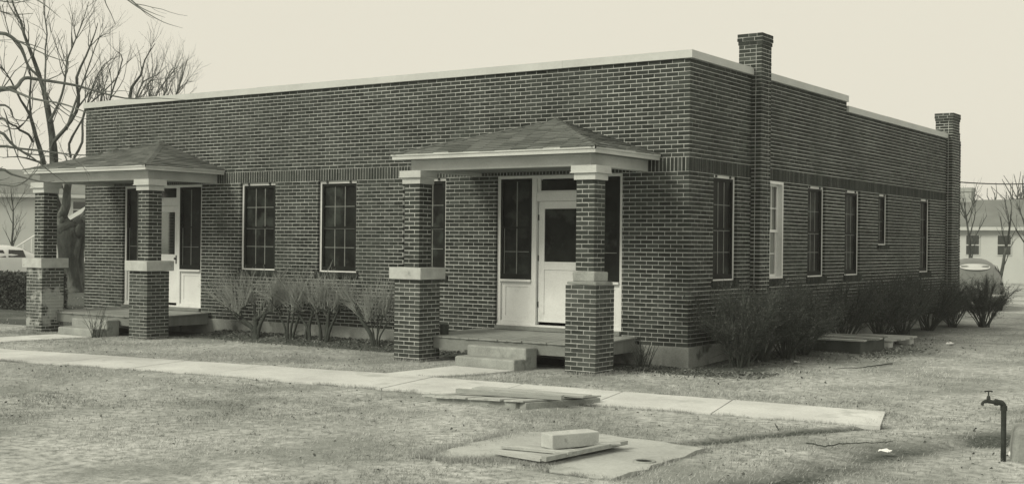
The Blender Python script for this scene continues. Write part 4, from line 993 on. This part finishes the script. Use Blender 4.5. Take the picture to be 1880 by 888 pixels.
pruned_shrub(gl(-6.05, -.58), 45, 'rightmost pruned shrub, many stemmed, beside the left pier of the right porch', [(0, -.42, 0, .62, .05), (.03, -.12, 0, .5, .02), (.05, .02, .02, .55, .022), (.07, .12, -.02, .55, .02), (.1, .22, 0, .5, .018), (-.03, -.22, .03, .45, .02)], 1., .62, 220)
def whip_clump(base, seed, label, n, h, spr):
    g = np.random.default_rng(seed); e = empty('twiggy_shoots', base); tag(e, label, 'shoots'); mb = MB()
    for i in range(n):
        a = g.uniform(0, 6.283); T = wander((g.normal(0, .06), g.normal(0, .04), -.03), (math.cos(a)*spr, math.sin(a)*spr*.6, 1), h*g.uniform(.5, 1), 6, .06, -.01, g); mb.tube(T, np.linspace(.008, .003, 7), 4, cap=False)
        if g.random() < .5: mb.tube(wander(T[3], T[4]-T[3]+g.normal(0, .06, 3), h*.3, 4, .08, 0, g), np.linspace(.004, .002, 5), 3, cap=False)
    mb.build('twigs', TWIGD, e); return e
whip_clump(gl(-11.85, -2.25), 51, 'thin bare shoots growing beside the near pier of the far left porch', 16, .75, .35)
whip_clump(gl(-.62, -.35), 52, 'dark thin shoots at the wall behind the right porch deck end', 26, .6, .35)

# dense shrubs along the side wall
def dense_parts(seed, sc=1.12, nst=34, ntw=1900, nleaf=11500, lean=(0, 0)):
    g = np.random.default_rng(seed); st = MB(); tw = MB(); lf = MB()
    tips = []
    for i in range(nst):
        a = g.uniform(0, 6.283); rr = abs(g.normal(0, .07)); s_ = g.uniform(.05, .72)
        P = wander((math.cos(a)*rr, math.sin(a)*rr, -.04), (math.cos(a)*s_+lean[0], math.sin(a)*s_+lean[1], 1), g.uniform(.75, 1.2)*sc, 7, .07, -.015, g); R_ = np.linspace(.014, .005, 8)*g.uniform(.7, 1.3); st.tube(P, R_, 5, cap=False); tips.append(P)
    for i in range(ntw):
        P = tips[g.integers(nst)]; k = g.integers(3, 8); q = P[k]+(P[k-1]-P[k])*g.random(); d = (P[-1]-P[-2])*6+g.normal(0, .5, 3)+np.array([q[0]*.5, q[1]*.5, .35]); ln = g.uniform(.12, .42)*sc
        if k < 4 and g.random() < .6: continue
        T = wander(q, d, ln, 4, .12, .04, g); tw.tube(T, np.linspace(.0042, .0018, 5), 3, g.random(), cap=False)
        for j in range(nleaf//ntw):
            c_ = T[g.integers(1, 5)]+g.normal(0, .018, 3); a_ = g.normal(0, 1, 3); a_ /= np.linalg.norm(a_); b_ = np.cross(a_, g.normal(0, 1, 3)); b_ /= np.linalg.norm(b_); s_ = g.uniform(.007, .016)
            lf.add([c_-a_*s_, c_+b_*s_*.55, c_+a_*s_, c_-b_*s_*.55], [(0, 1, 2, 3)], g.random())
    return st, tw, lf
def dense_shrub(seed, **k):
    e = empty('dense_shrub'); st, tw, lf = dense_parts(seed, **k); st.build('stems', TWIGD, e); tw.build('twigs', TWIGD, e); lf.build('leaves', LEAF, e); return e
protos = [dense_shrub(61), dense_shrub(62, lean=(.12, 0)), dense_shrub(63, nst=30, ntw=1700)]
dd_ = [((.62, .62), 0, 1.02, 0, 'shrub nearest the right front corner of the brick building'),
       ((.55, 1.65), 1, .98, 1.3, 'shrub with a pale gap at its foot, before the nearer chimney on the side wall'),
       ((.70, 2.35), 2, 1.0, 2.6, 'shrub below the white sash window on the side wall'),
       ((.62, 3.35), 0, 1.0, 4.0, 'shrub just in front of the dark cellar box'),
       ((.35, 6.15), 1, 1.0, 0.4, 'shrub rising behind the planks of the cellar box'),
       ((.45, 8.0), 2, 1.05, 2.0, 'shrub below the small high window on the side wall'),
       ((.42, 9.6), 0, 1.05, 3.1, 'shrub left of the far end window on the side wall'),
       ((.48, 11.4), 1, 1.08, 5.0, 'shrub beneath the far end window, before the far chimney'),
       ((.5, 13.3), 2, .8, 5.5, 'smaller shrub near the foot of the far chimney'),
       ((.98, 14.2), 0, .95, 1.0, 'lone shrub standing past the far end of the brick building, before the car')]
for i, ((x_, y_), k, s_, rz, lb) in enumerate(dd_):
    if k is not None and protos[k] is not None and i in (0, 1, 2): o = protos[k]
    else: o = copy_tree(protos[k])
    o.location = gl(x_, y_); o.rotation_euler = (0, 0, rz); o.scale = (s_, s_, s_*(.9 if i < 9 else .92)); tag(o, lb, 'shrub', 'dense dark shrubs along the side wall')

# clipped hedge far left
hd = empty('hedge', (-23.6, 2.6, 0)); tag(hd, 'dark clipped hedge at the left edge behind the far porch', 'hedge')
mb = MB(); g = np.random.default_rng(71)
for i in range(16000):
    f = g.integers(0, 5); x_, y_, z_ = g.uniform(-3.2, 3.2), g.uniform(-.65, .65), g.uniform(0, 1.0)
    if f < 2: y_ = -.68+abs(g.normal(0, .06))
    elif f == 2: z_ = .98+g.normal(0, .03)
    elif f == 3: x_ = 3.25-abs(g.normal(0, .06))
    z_ *= 1-.1*max(0, abs(y_)-.5)*5*.3
    a_ = g.normal(0, 1, 3); a_ /= np.linalg.norm(a_); b_ = np.cross(a_, g.normal(0, 1, 3)); b_ /= np.linalg.norm(b_); s_ = g.uniform(.02, .045); c_ = np.array([x_, y_, z_])
    mb.add([c_-a_*s_, c_+b_*s_*.6, c_+a_*s_, c_-b_*s_*.6], [(0, 1, 2, 3)], g.random())
mb.build('leaves', HEDGE, hd); mb = MB(); mb.box((-3.2, -.6, 0), (3.18, .6, .93)); mb.build('branches', BLACK, hd)  # solid near-black box as the hedge core, behind the leaves

# ------------------------------------------------------------ cars
def make_car(loc, rz, paint, label):
    e = empty('parked_car', loc, rz); tag(e, label, 'car')
    # x is forward, origin under the middle; 1940s fastback saloon
    st = [-2.35, -2.25, -2.05, -1.75, -1.4, -1.0, -.5, 0, .35, .62, .95, 1.3, 1.7, 2.0, 2.2, 2.3]
    hw = [.52, .66, .74, .79, .82, .84, .85, .85, .84, .82, .74, .66, .56, .48, .38, .22]
    zt = [.62, .80, .98, 1.18, 1.38, 1.54, 1.63, 1.64, 1.60, 1.50, 1.14, 1.10, 1.06, 1.0, .92, .78]
    belt = [.60, .74, .84, .92, .96, .98, .99, 1.0, 1.0, 1.0, 1.0, .98, .95, .9, .82, .7]
    mb = MB(); V = []; n_ = 17
    for x_, w_, z_, b_ in zip(st, hw, zt, belt):
        for j in range(n_):
            t = -1+2*j/(n_-1); s_ = 1 if t >= 0 else -1; a = abs(t)      # a=1 sill, 0 roof centre
            if a > .72: q = (1-a)/.28; y_ = w_*(.93+.07*math.sin(q*math.pi/2)); zz = .30+(b_-.30)*q
            else:
                q = a/.72; y_ = w_*(math.sin(q*math.pi/2)**.75)*(.80+.20*q**3); zz = b_+(z_-b_)*(math.cos(q*math.pi/2)**.72)
            V.append((x_, s_*y_ if a > 0 else 0, zz))
    F_ = [(i*n_+j, i*n_+j+1, (i+1)*n_+j+1, (i+1)*n_+j) for i in range(len(st)-1) for j in range(n_-1)]
    F_ += [tuple(range(n_))[::-1], tuple((len(st)-1)*n_+j for j in range(n_))]
    mb.add(V, F_); bo = mb.build('body', paint, e, smooth=True)
    for sx in (-1.42, 1.42):
        for sy in (-1, 1):
            fd = MB(); V = []; m_, k_ = 9, 9
            for i in range(m_):
                u_ = -1+2*i/(m_-1)
                for j in range(k_):
                    v_ = j/(k_-1)*math.pi*.5; rr = math.sqrt(max(0, 1-u_*u_))
                    V.append((sx+u_*.66*(1.1 if sx < 0 else 1), sy*(.60+.30*rr*math.cos(v_)**.6), .32+.62*rr**.8*math.sin(v_)**.7))
            fd.add(V, [(i*k_+j, i*k_+j+1, (i+1)*k_+j+1, (i+1)*k_+j) for i in range(m_-1) for j in range(k_-1)]); fd.build('fender', paint, e, smooth=True)
            wh = MB(); wh.tube([(sx, sy*.62, .34), (sx, sy*.64, .34), (sx, sy*.80, .34), (sx, sy*.82, .34)], [.30, .34, .34, .30], 22); wo = wh.build('tyre', RUB, e)
            rm = MB(); rm.tube([(sx, sy*.815, .34), (sx, sy*.84, .34)], [.2, .12], 16); rm.build('rim', CHROME, wo)
    # rear window: curved oval on the sloping back
    def skin(xx, yy):
        """height of the back at x, y"""
        w_ = np.interp(xx, st, hw); z_ = np.interp(xx, st, zt); b_ = np.interp(xx, st, belt); q = min(1, (abs(yy)/w_)**(1/.85)); return b_+(z_-b_)*max(0, math.cos(q*math.pi/2))**.72
    rw = MB(); V = []; fs = []; N_ = 20
    V.append((-1.51, 0, 1.365))
    for k in range(N_):
        a = k*2*math.pi/N_; yy = .46*np.sign(math.cos(a))*abs(math.cos(a))**.8; zt_ = 1.345+.095*math.sin(a); cand = np.linspace(-2.2, -.6, 90); xx = cand[int(np.argmin([abs(skin(c_, yy)-zt_) for c_ in cand]))]; V.append((xx-.05, yy, zt_+.02))
    fs = [(0, 1+k, 1+(k+1) % N_) for k in range(N_)]; rw.add(V, fs); rw.build('rear_window', CARG, e, smooth=True)
    bm_ = MB(); bm_.tube([(-2.2, -.86, .50), (-2.42, -.7, .50), (-2.50, -.3, .50), (-2.50, .3, .50), (-2.42, .7, .50), (-2.2, .86, .50)], .05, 8); bm_.build('bumper', CHROME, e, smooth=True); bm_ = MB()
    bm_.tube([(2.15, -.8, .50), (2.36, -.6, .50), (2.42, 0, .50), (2.36, .6, .50), (2.15, .8, .50)], .05, 8); bm_.build('bumper', CHROME, e, smooth=True)
    pl_ = MB(); pl_.box((-2.42, -.17, .66), (-2.40, .17, .80)); pl_.build('number_plate', PALEWALL, e)
    for sy in (-1, 1):
        tl = MB(); tl.tube([(-2.12, sy*.74, .86), (-2.2, sy*.74, .86)], [.05, .04], 10); tl.build('tail_light', IRON, e)
        hl = MB(); hl.tube([(2.0, sy*.62, .84), (2.12, sy*.62, .84)], [.11, .10], 14); hl.build('headlight', CHROME, e)
        sw = MB()
        for (x0_, x1_) in ((-1.15, -.32), (-.22, .52)):
            V = [(x_, sy*(np.interp(x_, st, hw)*f_+.012), z_) for x_, z_, f_ in ((x0_, 1.06, .955), (x1_, 1.06, .955), (x1_-.05, 1.42, .80), (x0_+.1, 1.40, .80))]
            sw.add(V, [(0, 1, 2, 3)])
        sw.build('side_window', GLASSD, e)
    vt = MB(); vt.box((-2.43, -.02, .95), (-2.2, .02, .99)); vt.build('trunk_handle', CHROME, e)
    return e
CARG = mat('car_glass', .5, .1, .05, spec=.6)  # pale base colour carries the rear window's bright reflection
yb = math.atan2(fw[1], fw[0])
cp_ = on_plane(1785, 571, 0); rd = (cp_-CAM)*np.array([1, 1, 0]); rd /= np.linalg.norm(rd); cc_ = cp_+rd*2.3; yb = math.atan2(rd[1], rd[0])
make_car((cc_[0], cc_[1], 0), yb+R(3), CARP, 'pale fastback saloon car parked past the right end of the building, rear towards the lawn')
p = pt(97, 500, 55); make_car((p[0]+3.0, p[1]+.6, 0), math.atan2(-rt[1], -rt[0])+R(4), CARW, 'pale car parked behind the big gnarled tree, seen side on')
p = pt(-8, 500, 60); make_car((p[0], p[1], 0), yb+R(150), CARW, 'white car parked beyond the hedge at the far left edge')

# ------------------------------------------------------------ distant houses
def gabled_house(name, loc, rz, Lx, Ly, hw_, hr, wmat, rmat, wins, label, ridge='x', chim=None, porch_=None, doors=()):
    e = empty(name, loc, rz); tag(e, label, 'house')
    mb = MB(); x0, x1 = -Lx/2, Lx/2
    if ridge == 'x':
        mb.add([(x0,0,-.2),(x1,0,-.2),(x1,Ly,-.2),(x0,Ly,-.2),(x0,0,hw_),(x1,0,hw_),(x1,Ly,hw_),(x0,Ly,hw_),(x0,Ly/2,hr),(x1,Ly/2,hr)],
               [(0,1,5,4),(1,2,6,5),(2,3,7,6),(3,0,4,7),(4,8,7),(5,6,9)])
    else:
        mb.add([(x0,0,-.2),(x1,0,-.2),(x1,Ly,-.2),(x0,Ly,-.2),(x0,0,hw_),(x1,0,hw_),(x1,Ly,hw_),(x0,Ly,hw_),(0,0,hr),(0,Ly,hr)],
               [(0,1,5,4),(1,2,6,5),(2,3,7,6),(3,0,4,7),(4,5,8),(6,7,9)])
    mb.build('wall', wmat, e)
    o = .4; t = .14; rf = MB()
    if ridge == 'x':
        sl_ = (hr-hw_)/(Ly/2)
        for s_ in (0, 1):
            ya, yb_ = (-o, Ly/2) if s_ == 0 else (Ly+o, Ly/2); za = hw_-o*sl_
            V = [(x0-o,ya,za+.02),(x1+o,ya,za+.02),(x1+o,yb_,hr+.02),(x0-o,yb_,hr+.02)]; V += [(a,b,c+t) for a,b,c in V]
            rf.add(V, [(0,1,2,3),(7,6,5,4),(0,4,5,1),(1,5,6,2),(2,6,7,3),(3,7,4,0)])
    else:
        sl_ = (hr-hw_)/(Lx/2)
        for s_ in (-1, 1):
            xa = s_*(Lx/2+o); za = hw_-o*sl_; V = [(xa,-o,za+.02),(xa,Ly+o,za+.02),(0,Ly+o,hr+.02),(0,-o,hr+.02)]; V += [(a,b,c+t) for a,b,c in V]
            rf.add(V, [(0,1,2,3),(7,6,5,4),(0,4,5,1),(1,5,6,2),(2,6,7,3),(3,7,4,0)])
    ro = rf.build('roof', rmat, e)
    fa = MB()
    if ridge == 'x': fa.box((x0-o, -o-.03, hw_-o*sl_-.08), (x1+o, -o-.004, hw_-o*sl_+.12))
    else:
        for s_ in (-1, 1):
            V = [(s_*(Lx/2+o), -o-.04, hw_-o*sl_-.1), (0, -o-.04, hr-.1), (0, -o-.04, hr+.14), (s_*(Lx/2+o), -o-.04, hw_-o*sl_+.14)]; V += [(a, b+.035, c) for a, b, c in V]
            fa.add(V, [(0,1,2,3),(7,6,5,4),(0,4,5,1),(1,5,6,2),(2,6,7,3),(3,7,4,0)])
    fa.build('fascia', PALEWALL, e)
    for (wx, wz, ww, wh) in wins:
        f = MB(); t_ = .045
        f.box((wx-ww/2-t_, -.05, wz-t_), (wx+ww/2+t_, -.003, wz)); f.box((wx-ww/2-t_, -.05, wz+wh), (wx+ww/2+t_, -.003, wz+wh+t_)); f.box((wx-ww/2-t_, -.05, wz), (wx-ww/2, -.003, wz+wh)); f.box((wx+ww/2, -.05, wz), (wx+ww/2+t_, -.003, wz+wh)); f.box((wx-ww/2, -.045, wz+wh/2-.03), (wx+ww/2, -.008, wz+wh/2+.03))
        wo = f.build('window', PALEWALL, e); q = MB(); q.box((wx-ww/2, -.02, wz), (wx+ww/2, -.005, wz+wh)); q.build('pane', HPANE, wo)
    if chim:
        c = MB(); cx_, cy_, cw, cz = chim; c.box((cx_-cw/2, cy_-cw/2, hr-1.0), (cx_+cw/2, cy_+cw/2, cz)); c.box((cx_-cw/2-.06, cy_-cw/2-.06, cz-.2), (cx_+cw/2+.06, cy_+cw/2+.06, cz+.05)); c.build('chimney', PALEBRICK, ro)
    return e
HPANE = mat('house_glass', .03, .15, .2, spec=.5); PALEBRICK = mat('pale_brick', .35, .9, .2, 3)
a_, b_ = on_plane(1765, 512, 0), on_plane(1880, 513, 0)
def wall_x(u, Yw=57.): d = pt(u, 450, 1)-CAM; return (CAM+d*(Yw-CAM[1])/d[1])[0]
HX = -6.0; w1, w2 = (wall_x(1786)-HX, wall_x(1844)-HX)
gabled_house('pale_house', (HX, 57, 0), 0, 34, 8.2, 3.22, 4.75, PALEWALL, GREYROOF, [(w1, 1.6, .72, 1.1), (w2, 1.6, .72, 1.1), (w1-3.4, 1.6, .72, 1.1), (w2+3.0, 1.6, .72, 1.1), (w2+6, 1.6, .72, 1.1)], 'long low pale house with a grey roof behind the parked car at the right', 'x', (wall_x(1773, 61)-HX, 4.1, .75, 5.6))
# far left: two storey pale house, and a gabled house behind the big tree
base = pt(28, 500, 76); gabled_house('pale_house', (base[0]-2.0, base[1]+1.2, 0), math.atan2(rt[1], rt[0])+R(8), 13, 8, 4.75, 6.3, PALEWALL, GREYROOF, [(4.0, 3.3, .9, 1.0), (3.2, 1.25, .62, 1.35), (-1.5, 1.25, .8, 1.3), (-1.5, 3.3, .8, 1.0)], 'pale two storey house at the far left edge beyond the hedge', 'x')
base = pt(262, 500, 66); gh = gabled_house('gabled_house', (base[0], base[1], 0), math.atan2(rt[1], rt[0])-R(12), 8.2, 9, 3.0, 5.2, mat('grey_siding', .28, .8, .1, .6), GREYROOF, [(-2.0, 1.0, .9, 1.2), (1.6, 1.0, .9, 1.2)], 'grey house with a white trimmed gable behind the big gnarled tree', 'y')
pr = MB(); pr.box((-4.3, -2.0, 2.55), (4.3, -.05, 2.85)); pr.build('porch_roof', WHITE, gh); 
for x_ in (-4.1, -1.4, 1.4, 4.1): pp = MB(); pp.box((x_-.09, -1.95, -.2), (x_+.09, -1.77, 2.55)); pp.build('porch_post', WHITE, gh)
stp = empty('house_stairs', tuple(pt(42, 492, 68)-np.array([0, 0, 0.2]))); stp.rotation_euler = (0, 0, math.atan2(rt[1], rt[0])); tag(stp, 'pale stair flight with railing beside the far left house', 'stairs')
mb = MB()
for k in range(7): mb.box((-.9+k*.26, 0, -.2), (-.9+(k+1)*.26, 1.0, .12+.17*k))
mb.build('flight', PALEWALL, stp); mb = MB(); mb.tube([(-.9, 0, 1.0), (.9, 0, 2.15)], .04, 6)
for k in range(5): mb.tube([(-.9+k*.45, 0, .1), (-.9+k*.45, 0, 1.0+.29*k)], .03, 5)
mb.build('railing', WHITE, stp)
# low far treeline that closes the horizon
mb = MB(); g = np.random.default_rng(81)
for i in range(2600):
    a = g.uniform(-70, 12); ra = R(a); D = g.uniform(150, 200); x_, y_ = CAM[0]+math.sin(ra)*D, CAM[1]+math.cos(ra)*D; h_ = 5.0+2.5*math.sin(a*.9)+2*math.sin(a*2.3)+g.normal(0, .8)
    T = wander((x_, y_, 0), (g.normal(0, .15), g.normal(0, .15), 1), max(2, h_), 4, .1, .05, g); mb.tube(T, np.linspace(.18, .04, 5), 3, cap=False)
    for k in range(5): mb.tube(wander(T[g.integers(1, 4)], (g.normal(), g.normal(), 1.1), h_*.45, 3, .15, .05, g), np.linspace(.09, .03, 4), 3, cap=False)
tag(mb.build('far_wood', BARK2), 'bare far-off wood along the horizon', 'wood', kind='stuff')

# utility wire
wp0, wp1 = pt(1758, 334, 33.5), pt(2080, 303, 48)
pole = empty('utility_pole', (wp1[0], wp1[1], 0)); tag(pole, 'wooden utility pole outside the right edge that carries the wire', 'utility pole')
mb = MB(); mb.tube([(0, 0, -.2), (0, 0, 8)], [.16, .11], 10); mb.build('pole', TIMBER, pole); mb = MB(); mb.box((-.9, -.06, 7.2), (.9, .06, 7.32)); mb.build('crossarm', TIMBER, pole)
t = np.linspace(0, 1, 24)[:, None]; P = wp0+(wp1-wp0)*t; P[:, 2] -= (.5*4*t*(1-t))[:, 0]*.6
mb = MB(); mb.tube(P-wp0, .016, 5); wo = mb.build('utility_wire', RUB); wo.location = wp0; tag(wo, 'single dark wire running from the back of the brick building to the right edge', 'wire')

# ------------------------------------------------------------ air
HAZE = True
if HAZE:
    me = bpy.data.meshes.new('haze'); x0, x1, y0, y1, z0, z1 = -720, 720, -720, 720, -1.5, 13
    me.from_pydata([(x0,y0,z0),(x1,y0,z0),(x1,y1,z0),(x0,y1,z0),(x0,y0,z1),(x1,y0,z1),(x1,y1,z1),(x0,y1,z1)], [], [(0,3,2,1),(4,5,6,7),(0,1,5,4),(1,2,6,5),(2,3,7,6),(3,0,4,7)])
    hm = bpy.data.materials.new('haze'); hm.use_nodes = True; n = hm.node_tree.nodes; n.clear()
    oo = n.new('ShaderNodeOutputMaterial'); pv = n.new('ShaderNodeVolumePrincipled'); pv.inputs['Color'].default_value = (.98, .98, .98, 1); pv.inputs['Density'].default_value = .0007; pv.inputs['Anisotropy'].default_value = .1
    hm.node_tree.links.new(pv.outputs[0], oo.inputs['Volume']); me.materials.append(hm); ho = bpy.data.objects.new('haze', me); col.objects.link(ho); tag(ho, 'thin pale winter haze', 'haze', kind='stuff')
